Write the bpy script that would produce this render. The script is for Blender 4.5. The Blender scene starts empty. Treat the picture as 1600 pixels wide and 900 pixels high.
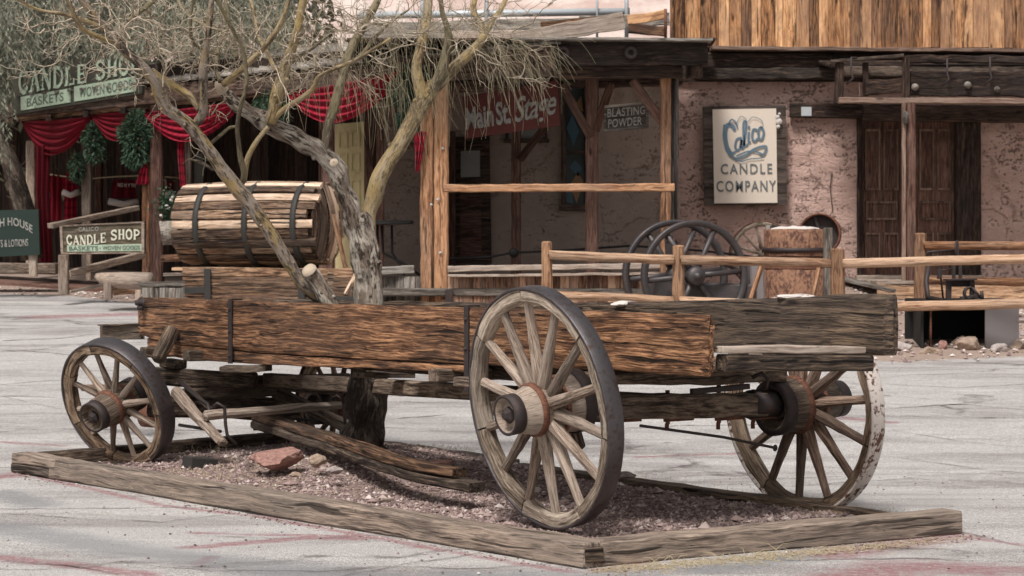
import bpy, math, random
import numpy as np
from mathutils import Vector as V, noise as mn, Matrix

random.seed(7); rng = np.random.default_rng(7)
S = bpy.context.scene; COL = S.collection
R = math.radians
# ------------------------------------------------------------------ camera
F, HZ, CH = 3200.0, 400.0, 1.5        # focal length and horizon in photo pixels, eye height in metres
cam = bpy.data.cameras.new('camera'); camo = bpy.data.objects.new('camera', cam); COL.objects.link(camo)
camo.location = (0, 0, CH); camo.rotation_euler = (R(90), 0, 0)
cam.sensor_width = 36; cam.lens = 36 * F / 1600; cam.shift_y = -(450 - HZ) / 1600
cam.clip_end = 600; cam.clip_start = 0.1
cam.dof.use_dof = True; cam.dof.focus_distance = 11.8; cam.dof.aperture_fstop = 7.1
S.camera = camo
# ------------------------------------------------------------------ light
w = bpy.data.worlds.new('World'); S.world = w; w.use_nodes = True
nt = w.node_tree; bg = nt.nodes['Background']
sky = nt.nodes.new('ShaderNodeTexSky'); sky.sky_type = 'NISHITA'; sky.sun_disc = False
SUN_EL, SUN_AZ = R(57), R(203)
sky.sun_elevation = SUN_EL; sky.sun_rotation = SUN_AZ
sky.air_density = 1.0; sky.dust_density = 4.0; sky.ozone_density = 1.0
hs = nt.nodes.new('ShaderNodeHueSaturation'); hs.inputs['Saturation'].default_value = 0.22
nt.links.new(sky.outputs[0], hs.inputs['Color'])
tint = nt.nodes.new('ShaderNodeMix'); tint.data_type = 'RGBA'; tint.blend_type = 'MULTIPLY'
tint.inputs[0].default_value = 1.0; tint.inputs[7].default_value = (1.0, 0.955, 0.93, 1)
nt.links.new(hs.outputs[0], tint.inputs[6]); nt.links.new(tint.outputs[2], bg.inputs[0])
bg.inputs[1].default_value = 0.084
sl = bpy.data.lights.new('sun', 'SUN'); sl.energy = 2.2; sl.angle = R(13); sl.color = (1, 0.95, 0.91)
so = bpy.data.objects.new('sun', sl); COL.objects.link(so)
sd = V((math.sin(SUN_AZ) * math.cos(SUN_EL), math.cos(SUN_AZ) * math.cos(SUN_EL), math.sin(SUN_EL)))
so.rotation_euler = sd.to_track_quat('Z', 'Y').to_euler(); so.location = (0, 0, 30)
S.view_settings.view_transform = 'Standard'; S.view_settings.look = 'None'
S.view_settings.exposure = 0.5; S.view_settings.gamma = 1
S.cycles.max_bounces = 6; S.cycles.diffuse_bounces = 3

# ------------------------------------------------------------------ geometry helpers
def gz(x, y):
    d = min(y, 37) - 14.5
    return 0.03 * (math.sqrt(d * d + 1.2) + d) - 0.004

def P(px, py, Y):
    return V(((px - 800) / F * Y, Y, CH - (py - HZ) / F * Y))

def G(px, py, dz=0.0):
    lo, hi = 6.0, 37.0
    for _ in range(50):
        m = (lo + hi) / 2; p = P(px, py, m)
        if p.z > gz(p.x, m) + dz: lo = m
        else: hi = m
    return P(px, py, lo)

def n3(p, s=1.0, o=0.0): return mn.noise(V((p[0] * s + o, p[1] * s + o * 1.7, p[2] * s - o)))

class MB:
    def __init__(s): s.v = []; s.f = []; s.g = []; s.r = []; s.m = []; s.sm = []; s.red = None
    def add(s, vs, fs, gs=None, rnd=None, mat=0, smooth=False):
        b = len(s.v); s.v += [tuple(p) for p in vs]
        s.g += [tuple(g) for g in (gs if gs is not None else vs)]
        rnd = random.random() if rnd is None else rnd
        s.r += [rnd] * len(vs)
        for f in fs: s.f.append(tuple(i + b for i in f)); s.m.append(mat); s.sm.append(smooth)
    def build(s, name, mats, parent=None, **tags):
        o0 = wloc(parent)
        if parent is None and tags.pop('origin', True):
            xs = [p[0] for p in s.v]; ys = [p[1] for p in s.v]; zs = [p[2] for p in s.v]
            o0 = V(((min(xs) + max(xs)) / 2, (min(ys) + max(ys)) / 2, min(zs)))
        me = bpy.data.meshes.new(name)
        me.from_pydata([(p[0] - o0.x, p[1] - o0.y, p[2] - o0.z) for p in s.v], [], s.f)
        if not isinstance(mats, (list, tuple)): mats = [mats]
        for m in mats: me.materials.append(m)
        me.polygons.foreach_set('material_index', s.m); me.polygons.foreach_set('use_smooth', s.sm)
        a = me.attributes.new('grain', 'FLOAT_VECTOR', 'POINT'); a.data.foreach_set('vector', np.array(s.g, 'f').ravel())
        a = me.attributes.new('rnd', 'FLOAT', 'POINT'); a.data.foreach_set('value', np.array(s.r, 'f'))
        o = bpy.data.objects.new(name, me); COL.objects.link(o)
        if parent is None: o.location = o0
        else: o.parent = parent
        tagit(o, **tags)
        return o
    # swept chamfered plank from p0 to p1; w across (horizontal-ish), h along 'up'
    def beam(s, p0, p1, w, h, up=(0, 0, 1), seg=None, ch=0.12, rough=0.004, mat=0, w1=None, h1=None, rnd=None, ends=0.0, sag=0.0):
        p0 = V(p0); p1 = V(p1); d = p1 - p0; L = d.length; d.normalize()
        up = V(up); sd_ = d.cross(up); sd_ = sd_.normalized() if sd_.length > 1e-4 else V((1, 0, 0)); up = sd_.cross(d).normalized()
        seg = seg or max(2, min(60, int(L / 0.12)))
        w1 = w if w1 is None else w1; h1 = h if h1 is None else h1
        c = min(w, h) * ch; off = random.random() * 50
        vs, gs = [], []
        ts = [0.0] + [i / seg for i in range(seg + 1)] + [1.0]
        for k, t in enumerate(ts):
            cap = k == 0 or k == len(ts) - 1
            ww = (w + (w1 - w) * t) / 2; hh = (h + (h1 - h) * t) / 2
            if cap: ww -= c * .7; hh -= c * .7
            prof = [(-ww + c, -hh), (ww - c, -hh), (ww, -hh + c), (ww, hh - c), (ww - c, hh), (-ww + c, hh), (-ww, hh - c), (-ww, -hh + c)]
            for j, (a, b) in enumerate(prof):
                q = p0 + d * (L * t) + sd_ * a + up * (b - sag * math.sin(math.pi * t))
                if not cap and k in (1, len(ts) - 2): q = q - d * (c * .6 * (1 if k > 1 else -1)) + d * (ends * n3((a * 9, b * 9, k), 3, off))
                if rough:
                    q += up * (rough * n3(q, 5, off)) + sd_ * (rough * n3(q, 6, off + 9))
                vs.append(q); gs.append((off + L * t, a + off * .37, b + off * .11))
        fs = []; n = len(ts)
        for k in range(n - 1):
            for j in range(8):
                fs.append((k * 8 + j, k * 8 + (j + 1) % 8, (k + 1) * 8 + (j + 1) % 8, (k + 1) * 8 + j))
        fs.append(tuple(range(7, -1, -1))); fs.append(tuple((n - 1) * 8 + j for j in range(8)))
        s.add(vs, fs, gs, rnd, mat); return s
    def tube(s, pts, rad, sides=8, mat=0, rough=0.0, freq=6, cap=True, rnd=None, smooth=True, tw=0.0):
        pts = [V(p) for p in pts]; n = len(pts); off = random.random() * 50
        vs, gs = [], []; L = 0; ref = V((0, 0, 1)); prev = None
        for k, p in enumerate(pts):
            t = (pts[min(k + 1, n - 1)] - pts[max(k - 1, 0)]); t = t.normalized() if t.length > 0 else V((0, 0, 1))
            if prev is None:
                a = t.cross(ref if abs(t.z) < .9 else V((1, 0, 0))).normalized()
            else:
                a = (prev - t * prev.dot(t)); a = a.normalized() if a.length > 1e-6 else t.cross(V((1, 0, 0))).normalized()
            prev = a; b = t.cross(a)
            if k: L += (p - pts[k - 1]).length
            r = rad[k] if hasattr(rad, '__len__') else rad
            for j in range(sides):
                th = 2 * math.pi * j / sides; dd = a * math.cos(th) + b * math.sin(th)
                rr = r * (1 + (rough * n3(p + dd * r, freq, off) if rough else 0))
                vs.append(p + dd * rr); gs.append((off + L, math.cos(th) * r + off * .3, math.sin(th) * r))
        fs = []
        for k in range(n - 1):
            for j in range(sides): fs.append((k * sides + j, k * sides + (j + 1) % sides, (k + 1) * sides + (j + 1) % sides, (k + 1) * sides + j))
        if cap: fs.append(tuple(range(sides - 1, -1, -1))); fs.append(tuple((n - 1) * sides + j for j in range(sides)))
        s.add(vs, fs, gs, rnd, mat, smooth); return s
    # lathe: prof = [(radius, along_axis)], closed loops if closed
    def lathe(s, c, ax, prof, seg=48, mat=0, closed=False, a0=0.0, a1=2 * math.pi, smooth=True, rnd=None, rough=0.0, ref=(0, 0, 1), round_grain=True):
        c = V(c); ax = V(ax).normalized(); ref = V(ref); ref = ref if abs(ax.dot(ref.normalized())) < .99 else V((1, 0, 0)); e = (ref - ax * ref.dot(ax)).normalized(); g = ax.cross(e)
        full = abs(a1 - a0 - 2 * math.pi) < 1e-6; n = seg if full else seg + 1; m = len(prof); off = random.random() * 50
        vs, gs = [], []
        for i in range(n):
            th = a0 + (a1 - a0) * i / seg; dd = e * math.cos(th) + g * math.sin(th)
            for (r, x) in prof:
                q = c + ax * x + dd * r
                if rough: q += dd * (rough * n3(q, 7, off)) + ax * (rough * n3(q, 9, off + 3))
                vs.append(q); gs.append((th * .6 + off, r, x + off * .3) if round_grain else (x + off, th * .5, r))
        fs = []; mm = m if closed else m - 1
        for i in range(seg):
            i2 = (i + 1) % n
            for j in range(mm): fs.append((i * m + j, i * m + (j + 1) % m, i2 * m + (j + 1) % m, i2 * m + j))
        if not full and closed: fs.append(tuple(range(m))); fs.append(tuple((n - 1) * m + j for j in range(m - 1, -1, -1)))
        s.add(vs, fs, gs, rnd, mat, smooth); return s
    def quad(s, a, b, c, d, mat=0, rnd=None, th=0.0, n=None):
        a, b, c, d = map(V, (a, b, c, d)); nn = (b - a).cross(d - a).normalized()
        L = (b - a).length; H = (d - a).length; o = random.random() * 30
        if th:
            vs = [a, b, c, d] + [p - nn * th for p in (a, b, c, d)]
            gg = [(o, o, 0), (o + L, o, 0), (o + L, o + H, 0), (o, o + H, 0)]; gg = gg + [(x, y, .02) for x, y, z in gg]
            s.add(vs, [(0, 1, 2, 3), (7, 6, 5, 4), (0, 4, 5, 1), (1, 5, 6, 2), (2, 6, 7, 3), (3, 7, 4, 0)], gg, rnd, mat)
        else: s.add([a, b, c, d], [(0, 1, 2, 3)], [(o, o, 0), (o + L, o, 0), (o + L, o + H, 0), (o, o + H, 0)], rnd, mat)
        return s
    # rough slab between 4 corners with n x m grid and noise relief
    def sheet(s, a, b, c, d, nx, ny, amp=0.0, fr=2.0, mat=0, rnd=None, fn=None, smooth=True):
        a, b, c, d = map(V, (a, b, c, d)); nn = (b - a).cross(d - a).normalized(); o = random.random() * 30
        vs, gs = [], []; L = (b - a).length; H = (d - a).length
        for j in range(ny + 1):
            for i in range(nx + 1):
                u, t = i / nx, j / ny; q = a.lerp(b, u).lerp(d.lerp(c, u), t)
                k = amp * (n3(q, fr, o) + .5 * n3(q, fr * 2.7, o)) if amp else 0
                if fn: k += fn(u, t)
                vs.append(q + nn * k); gs.append((u * L + o, t * H + o, 0))
        s.add(vs, [(j * (nx + 1) + i, j * (nx + 1) + i + 1, (j + 1) * (nx + 1) + i + 1, (j + 1) * (nx + 1) + i) for j in range(ny) for i in range(nx)], gs, rnd, mat, smooth); return s
    def rock(s, c, sx, sy, sz, seed, mat=0, sub=3, rot=0.0):
        import bmesh
        bm = bmesh.new(); bmesh.ops.create_icosphere(bm, subdivisions=sub, radius=1)
        vs = []; cs, sn = math.cos(rot), math.sin(rot)
        pl = [V((random.uniform(-1, 1), random.uniform(-1, 1), random.uniform(-1, 1))).normalized() for _ in range(9)]
        for v in bm.verts:
            p = v.co.copy()
            for q in pl:
                k = p.dot(q) - .62
                if k > 0: p -= q * k * .9
            p *= 1 + .16 * n3(p, 1.5, seed) + .06 * n3(p, 5, seed)
            x, y = p.x * sx, p.y * sy; vs.append(V((c[0] + x * cs - y * sn, c[1] + x * sn + y * cs, c[2] + p.z * sz)))
        fs = [tuple(v.index for v in f.verts) for f in bm.faces]; bm.free()
        s.add(vs, fs, None, None, mat); return s

def wloc(o):
    l = V((0, 0, 0))
    while o is not None: l = l + o.location; o = o.parent
    return l

def tagit(o, label=None, cat=None, group=None, kind=None, origin=None):
    if label: o['label'] = label
    if cat: o['category'] = cat
    if group: o['group'] = group
    if kind: o['kind'] = kind
    return o

def thing(name, loc, label, cat, group=None):
    o = bpy.data.objects.new(name, None); COL.objects.link(o); o.location = loc; o.empty_display_size = .2
    return tagit(o, label, cat, group)

# ------------------------------------------------------------------ materials
def mat_new(name):
    m = bpy.data.materials.new(name); m.use_nodes = True; t = m.node_tree
    return m, t, t.nodes['Principled BSDF']
def N(t, typ, **kw):
    n = t.nodes.new(typ)
    for k, v in kw.items():
        if k.startswith('i_'): n.inputs[k[2:].replace('_', ' ')].default_value = v
        else: setattr(n, k, v)
    return n
def ramp(t, src, stops, interp='LINEAR'):
    r = t.nodes.new('ShaderNodeValToRGB'); r.color_ramp.interpolation = interp
    e = r.color_ramp.elements
    while len(e) < len(stops): e.new(.5)
    for i, (p, c) in enumerate(stops):
        e[i].position = p; e[i].color = (c, c, c, 1) if not hasattr(c, '__len__') else (*c, 1)
    t.links.new(src, r.inputs[0]); return r
def mix(t, a, b, fac, mode='MIX'):
    m = t.nodes.new('ShaderNodeMix'); m.data_type = 'RGBA'; m.blend_type = mode
    for i, x in ((0, fac), (6, a), (7, b)):
        if hasattr(x, 'links') or hasattr(x, 'is_linked'): t.links.new(x, m.inputs[i])
        elif hasattr(x, '__len__'): m.inputs[i].default_value = (*x, 1)
        else: m.inputs[i].default_value = x
    return m.outputs[2]
def mth(t, op, a, b=0.0):
    m = t.nodes.new('ShaderNodeMath'); m.operation = op
    for i, x in enumerate((a, b)):
        if hasattr(x, 'is_linked'): t.links.new(x, m.inputs[i])
        else: m.inputs[i].default_value = x
    return m.outputs[0]
def attr(t, n, o): a = t.nodes.new('ShaderNodeAttribute'); a.attribute_name = n; return a.outputs[o]
def mapv(t, v, sc, loc=(0, 0, 0)):
    m = t.nodes.new('ShaderNodeMapping'); m.inputs['Scale'].default_value = sc; m.inputs['Location'].default_value = loc
    t.links.new(v, m.inputs[0]); return m.outputs[0]
def nz(t, v, scale=1.0, detail=4.0, rough=.6, dist=0.0):
    n = t.nodes.new('ShaderNodeTexNoise'); n.inputs['Scale'].default_value = scale; n.inputs['Detail'].default_value = detail
    n.inputs['Roughness'].default_value = rough; n.inputs['Distortion'].default_value = dist
    t.links.new(v, n.inputs['Vector']); return n.outputs['Fac']
def bump(t, b, h, s=.5, d=.01):
    n = t.nodes.new('ShaderNodeBump'); n.inputs['Strength'].default_value = s; n.inputs['Distance'].default_value = d
    t.links.new(h, n.inputs['Height']); t.links.new(n.outputs[0], b.inputs['Normal'])

def wood(name, dark, mid, light, grey, greyamt=.35, fine=70, along=1.6, crack=.5, patch=.5, rndv=.35, rough=.85, knots=True, bs=.7):
    m, t, b = mat_new(name); g = attr(t, 'grain', 'Vector'); r = attr(t, 'rnd', 'Fac')
    wv = N(t, 'ShaderNodeTexNoise', i_Scale=1.0, i_Detail=2.0); t.links.new(mapv(t, g, (2.2, 6, 6)), wv.inputs['Vector'])
    va = N(t, 'ShaderNodeVectorMath', operation='MULTIPLY_ADD'); t.links.new(wv.outputs['Color'], va.inputs[0])
    va.inputs[1].default_value = (0, .06, .06); t.links.new(g, va.inputs[2]); gw = va.outputs[0]
    fine_n = nz(t, mapv(t, gw, (along * 4.2, fine * 1.9, fine * 1.9)), 1, 6, .72)
    med = nz(t, mapv(t, gw, (along * 1.7, fine * .7, fine * .7)), 1, 5, .65)
    pat = nz(t, mapv(t, g, (3.2, 9, 9)), 1, 8, .74, .5)
    big = nz(t, mapv(t, g, (.6, 1.2, 1.2), (7, 3, 1)), 1, 3, .6)
    f = mth(t, 'ADD', mth(t, 'MULTIPLY', fine_n, .5), mth(t, 'MULTIPLY', med, .5))
    f = mth(t, 'ADD', f, mth(t, 'MULTIPLY', mth(t, 'SUBTRACT', r, .5), rndv * .3))
    c = ramp(t, f, [(.39, dark), (.49, mid), (.60, light)]).outputs[0]
    pr = ramp(t, mth(t, 'ADD', pat, mth(t, 'MULTIPLY', mth(t, 'SUBTRACT', fine_n, .5), .5)), [(.42, 0), (.56, 1)]).outputs[0]
    c = mix(t, c, dark, mth(t, 'MULTIPLY', mth(t, 'SUBTRACT', 1.0, pr), patch))
    gr = ramp(t, mth(t, 'ADD', big, mth(t, 'MULTIPLY', mth(t, 'SUBTRACT', fine_n, .5), .5)), [(.45, 0), (.6, 1)]).outputs[0]
    c = mix(t, c, grey, mth(t, 'MULTIPLY', gr, greyamt))
    ck = nz(t, mapv(t, gw, (1.1, fine * .62, fine * .62), (3, 5, 9)), 1, 3, .5)
    ckr = ramp(t, ck, [(.35, 1), (.40, 0)]).outputs[0]
    c = mix(t, c, (.008, .006, .005), mth(t, 'MULTIPLY', ckr, crack))
    h = mth(t, 'SUBTRACT', f, mth(t, 'MULTIPLY', ckr, .6))
    if knots:
        vo = N(t, 'ShaderNodeTexVoronoi', i_Scale=1.0, i_Randomness=1.0); t.links.new(mapv(t, g, (1.5, 4.4, 4.4)), vo.inputs['Vector'])
        kr = ramp(t, mth(t, 'ADD', vo.outputs['Distance'], mth(t, 'MULTIPLY', fine_n, .06)), [(.08, 1), (.15, 0)]).outputs[0]
        c = mix(t, c, [x * .45 for x in dark], mth(t, 'MULTIPLY', kr, .85))
        vh = N(t, 'ShaderNodeTexVoronoi', i_Scale=1.0, i_Randomness=1.0); t.links.new(mapv(t, g, (9, 14, 14)), vh.inputs['Vector'])
        hr = ramp(t, vh.outputs['Distance'], [(.05, 1), (.09, 0)]).outputs[0]
        c = mix(t, c, (.01, .008, .007), mth(t, 'MULTIPLY', hr, .8 * crack))
    hs_ = N(t, 'ShaderNodeHueSaturation'); t.links.new(c, hs_.inputs['Color'])
    t.links.new(mth(t, 'ADD', mth(t, 'MULTIPLY', r, rndv * 1.2), 1 - rndv * .6), hs_.inputs['Value'])
    t.links.new(hs_.outputs[0], b.inputs['Base Color'])
    b.inputs['Roughness'].default_value = rough; b.inputs['Specular IOR Level'].default_value = .25
    bump(t, b, h, bs, .012)
    return m

def plain(name, col, rough=.8, metal=0.0, var=.15, sc=6.0, bs=.3, col2=None, spec=.4, bd=.006, f2=(.42, .6), emit=None):
    m, t, b = mat_new(name); g = attr(t, 'grain', 'Vector')
    n = nz(t, g, sc, 6, .65); n2 = nz(t, g, sc * 4, 4, .6)
    c = mix(t, [x * (1 - var) for x in col], [min(1, x * (1 + var)) for x in col], n)
    if col2: c = mix(t, c, col2, ramp(t, mth(t, 'ADD', mth(t, 'MULTIPLY', n, .6), mth(t, 'MULTIPLY', n2, .4)), [(f2[0], 0), (f2[1], 1)]).outputs[0])
    t.links.new(c, b.inputs['Base Color']); b.inputs['Roughness'].default_value = rough; b.inputs['Metallic'].default_value = metal
    b.inputs['Specular IOR Level'].default_value = spec
    if bs: bump(t, b, n2, bs, bd)
    return m

M = {}
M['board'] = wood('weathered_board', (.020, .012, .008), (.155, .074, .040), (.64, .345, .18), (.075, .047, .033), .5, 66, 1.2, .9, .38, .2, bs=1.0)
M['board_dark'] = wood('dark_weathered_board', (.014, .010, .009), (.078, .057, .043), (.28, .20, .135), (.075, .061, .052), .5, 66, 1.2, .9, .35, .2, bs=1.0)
M['under'] = wood('old_axle_wood', (.018, .013, .010), (.11, .078, .057), (.30, .23, .17), (.10, .08, .066), .5, 50, 2, .6, .6, .3)
M['spoke'] = wood('grey_spoke_wood', (.09, .063, .046), (.285, .215, .165), (.50, .41, .335), (.31, .265, .225), .5, 90, 2.5, .4, .2, .35, knots=False)
M['spoke_brown'] = wood('brown_spoke_wood', (.06, .034, .025), (.205, .13, .093), (.40, .285, .215), (.24, .19, .155), .4, 90, 2.5, .4, .3, .35, knots=False)
M['felloe'] = wood('felloe_wood', (.10, .072, .05), (.32, .255, .195), (.57, .48, .39), (.36, .32, .27), .5, 75, 3, .7, .25, .3, knots=False, bs=1.0)
M['felloe_dark'] = wood('decayed_felloe_wood', (.06, .036, .025), (.25, .165, .105), (.48, .36, .25), (.22, .18, .145), .4, 75, 3, .8, .45, .3, knots=False, bs=1.0)
M['tie'] = wood('border_timber_wood', (.055, .042, .034), (.185, .145, .118), (.43, .335, .262), (.18, .155, .13), .5, 55, 1.3, .7, .25, .3, bs=.9)
M['pole'] = wood('peeled_pole_wood', (.17, .085, .05), (.41, .255, .16), (.60, .42, .29), (.38, .29, .22), .3, 45, 1.0, .35, .12, .3)
M['fencepost'] = wood('orange_fence_post', (.09, .04, .025), (.29, .155, .085), (.46, .28, .165), (.30, .22, .16), .3, 45, 1.0, .45, .3, .3)
M['plank_orange'] = wood('sunburnt_vertical_plank', (.055, .03, .02), (.46, .22, .095), (.72, .43, .225), (.18, .11, .08), .55, 34, .7, .8, .38, .5, bs=.5)
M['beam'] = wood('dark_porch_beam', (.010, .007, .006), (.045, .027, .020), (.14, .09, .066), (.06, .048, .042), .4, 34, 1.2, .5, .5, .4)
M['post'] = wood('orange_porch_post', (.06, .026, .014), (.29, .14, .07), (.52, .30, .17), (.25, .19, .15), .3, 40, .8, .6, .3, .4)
M['wainscot'] = wood('red_brown_railing_board', (.10, .045, .03), (.34, .19, .12), (.55, .37, .26), (.25, .20, .17), .35, 40, 1.0, .5, .3, .6)
M['greyplank'] = wood('grey_plank', (.06, .05, .042), (.20, .175, .15), (.40, .36, .31), (.28, .27, .25), .5, 45, 1.0, .5, .35, .5)
M['barrel'] = wood('barrel_stave_wood', (.06, .032, .02), (.38, .245, .155), (.66, .50, .37), (.33, .265, .215), .35, 45, 1.1, .9, .35, .8)
M['tank'] = wood('tank_board_wood', (.035, .020, .013), (.29, .165, .095), (.54, .36, .23), (.13, .10, .082), .45, 45, 1.1, .7, .4, .5)
M['palewood'] = wood('pale_old_wood', (.13, .095, .075), (.36, .285, .23), (.56, .47, .39), (.36, .31, .27), .4, 40, 1.1, .4, .2, .5)
M['doorlight'] = wood('lightened_door_wood', (.06, .035, .026), (.17, .105, .08), (.28, .20, .155), (.2, .16, .13), .3, 40, .8, .2, .3, .3)  # door moulding edges coloured lighter to stand in for weak relief shading
M['browngrey'] = wood('grey_brown_beam', (.012, .009, .008), (.060, .044, .034), (.16, .12, .092), (.095, .076, .064), .4, 34, 1.2, .6, .5, .4)
M['doorwood'] = wood('brown_door_wood', (.035, .017, .013), (.125, .062, .045), (.22, .13, .10), (.14, .10, .085), .3, 40, .8, .3, .4, .3)
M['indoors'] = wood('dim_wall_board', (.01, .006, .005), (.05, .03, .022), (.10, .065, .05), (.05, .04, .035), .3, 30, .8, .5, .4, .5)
M['tyre'] = plain('dull_iron_tyre', (.115, .105, .11), .46, .75, .3, 9, .25, (.07, .045, .035), f2=(.5, .68))
M['tyre_rust'] = plain('rusty_dark_tyre', (.085, .068, .065), .55, .6, .35, 9, .4, (.06, .03, .02), f2=(.45, .65))
M['iron'] = plain('dark_iron', (.055, .047, .047), .6, .5, .3, 12, .5, (.09, .045, .03), f2=(.5, .7))
M['rust'] = plain('rusty_iron', (.13, .06, .04), .75, .3, .4, 14, .6, (.26, .115, .07), f2=(.42, .62))
M['rust_pale'] = plain('pale_rust', (.29, .155, .095), .85, .05, .4, 5, .5, (.085, .04, .028), f2=(.44, .58))
M['grease'] = plain('grey_green_iron', (.045, .043, .04), .65, .3, .3, 8, .3)
M['white_rust'] = plain('white_paint_on_rust', (.66, .60, .55), .7, 0, .15, 10, .5, (.13, .06, .04), f2=(.50, .56))
M['grey_iron'] = plain('grey_cast_iron', (.075, .07, .072), .5, .5, .25, 8, .3, (.12, .09, .08), f2=(.5, .7))
M['black'] = plain('black_sheet_iron', (.018, .017, .017), .7, .2, .3, 5, .2)
M['greypaint'] = plain('grey_sheet_metal', (.22, .20, .20), .6, .2, .1, 4, .1)
M['rockred'] = plain('red_sandstone', (.40, .24, .20), .95, 0, .3, 9, .9, (.26, .145, .125), spec=.15, bd=.02)
M['rocktan'] = plain('tan_stone', (.38, .29, .22), .95, 0, .25, 5, .8, (.24, .18, .15), spec=.15, bd=.02)
M['rockgrey'] = plain('grey_stone', (.46, .42, .39), .95, 0, .2, 5, .7, (.28, .23, .22), spec=.15, bd=.02)
M['cloth'] = None
M['signgreen'] = plain('weathered_dark_green_board', (.035, .042, .030), .8, 0, .3, 5, .3, (.065, .055, .04))
M['mint'] = plain('pale_mint_paint', (.40, .50, .38), .8, 0, .15, 11, .1, (.20, .25, .18), f2=(.5, .66))
M['olive_board'] = wood('olive_sign_board', (.05, .04, .028), (.13, .105, .07), (.22, .17, .12), (.15, .13, .10), .4, 30, 1, .5, .3, .3)
M['darkgreen'] = plain('dark_green_paint', (.013, .028, .022), .7, 0, .25, 5, .1)
M['greyletter'] = plain('faded_grey_paint', (.36, .36, .33), .85, 0, .2, 16, .1, (.17, .16, .14), f2=(.46, .6))
M['creamletter'] = plain('cream_paint', (.62, .62, .50), .85, 0, .12, 14, .1, (.40, .38, .30), f2=(.55, .7))
M['darkletter'] = plain('dark_faded_lettering', (.10, .13, .10), .8, 0, .2, 14, .1)
M['blueletter'] = plain('blue_grey_lettering', (.12, .19, .25), .8, 0, .2, 12, .1, (.20, .26, .30), f2=(.5, .7))
M['steelletter'] = plain('slate_lettering', (.13, .15, .16), .8, 0, .2, 26, .1, (.34, .33, .30), f2=(.52, .66))
M['cream'] = plain('cream_sign_panel', (.74, .65, .55), .75, 0, .06, 3, .05, (.64, .53, .43), f2=(.55, .8))
M['redsign'] = plain('faded_red_sign_board', (.13, .032, .028), .8, 0, .2, 6, .2, (.09, .03, .026))
M['browsign'] = wood('brown_sign_board', (.025, .018, .015), (.075, .055, .046), (.14, .11, .09), (.09, .075, .068), .4, 30, 1, .4, .3, .3)
M['glass'] = plain('dusty_dark_glass', (.035, .045, .045), .2, 0, .3, 3, .05)
M['paleglass'] = plain('pale_curtained_glass', (.24, .25, .23), .3, 0, .3, 3, .05)
M['amber'] = plain('amber_glass', (.22, .12, .05), .3, 0, .3, 3, .05)
M['blueglass'] = plain('blue_glass', (.04, .09, .12), .3, 0, .3, 3, .05)
M['yellowdoor'] = plain('pale_yellow_paint', (.60, .50, .27), .65, 0, .1, 3, .1, (.48, .38, .19), f2=(.5, .7))
M['pipe'] = plain('pale_galvanised_pipe', (.50, .54, .56), .5, .2, .1, 5, .05)
M['white'] = plain('white_matter', (.62, .58, .54), .9, 0, .1, 20, .5)
M['whitefur'] = plain('white_trim', (.55, .50, .47), .95, 0, .15, 30, .5)
M['straw'] = plain('dry_straw', (.50, .42, .28), .9, 0, .3, 20, .1)
M['leafgreen'] = plain('garland_green', (.035, .075, .045), .8, 0, .5, 20, .1, (.07, .12, .07))
M['hang'] = plain('grey_green_foliage', (.25, .255, .19), .85, 0, .45, 3, .1, (.12, .13, .095))
M['plaster_dark'] = None

def bark(name, a, b_, c_, fr=(.45, .6)):
    m, t, b = mat_new(name); g = attr(t, 'grain', 'Vector')
    n = nz(t, mapv(t, g, (5, 14, 14)), 1, 6, .65); n2 = nz(t, mapv(t, g, (16, 60, 60)), 1, 5, .7); n3_ = nz(t, mapv(t, g, (2.5, 5, 5)), 1, 4, .6)
    c = mix(t, a, b_, ramp(t, n, [(fr[0], 0), (fr[1], 1)]).outputs[0])
    c = mix(t, c, c_, ramp(t, mth(t, 'ADD', mth(t, 'MULTIPLY', n2, .55), mth(t, 'MULTIPLY', n3_, .45)), [(.49, 0), (.56, .95)]).outputs[0])
    t.links.new(c, b.inputs['Base Color']); b.inputs['Roughness'].default_value = .9; b.inputs['Specular IOR Level'].default_value = .2
    bump(t, b, mth(t, 'ADD', mth(t, 'MULTIPLY', n, .8), mth(t, 'MULTIPLY', n2, 1.6)), 1.0, .016); return m
M['bark_trunk'] = bark('dark_rough_bark', (.085, .065, .05), (.20, .165, .13), (.03, .022, .018))
M['bark_grey'] = bark('grey_bark', (.50, .45, .38), (.24, .19, .15), (.045, .032, .025), (.45, .56))
M['bark_yellow'] = bark('yellow_green_bark', (.42, .31, .14), (.42, .34, .225), (.16, .12, .075), (.4, .6))
M['bark_olive'] = bark('olive_bark', (.22, .19, .11), (.31, .26, .175), (.11, .09, .065), (.4, .6))
M['bark_mix'] = bark('patchy_bark', (.38, .275, .13), (.36, .30, .245), (.06, .048, .038), (.42, .52))
M['cutwood'] = plain('grey_cut_wood', (.50, .41, .31), .8, 0, .3, 20, .5, (.24, .15, .09), f2=(.55, .7))
M['twig'] = plain('pale_twig', (.52, .44, .34), .85, 0, .3, 8, .1, (.20, .16, .11))
M['strand'] = plain('dry_hanging_twig', (.44, .385, .25), .85, 0, .35, 4, .1, (.20, .18, .115))

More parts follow.
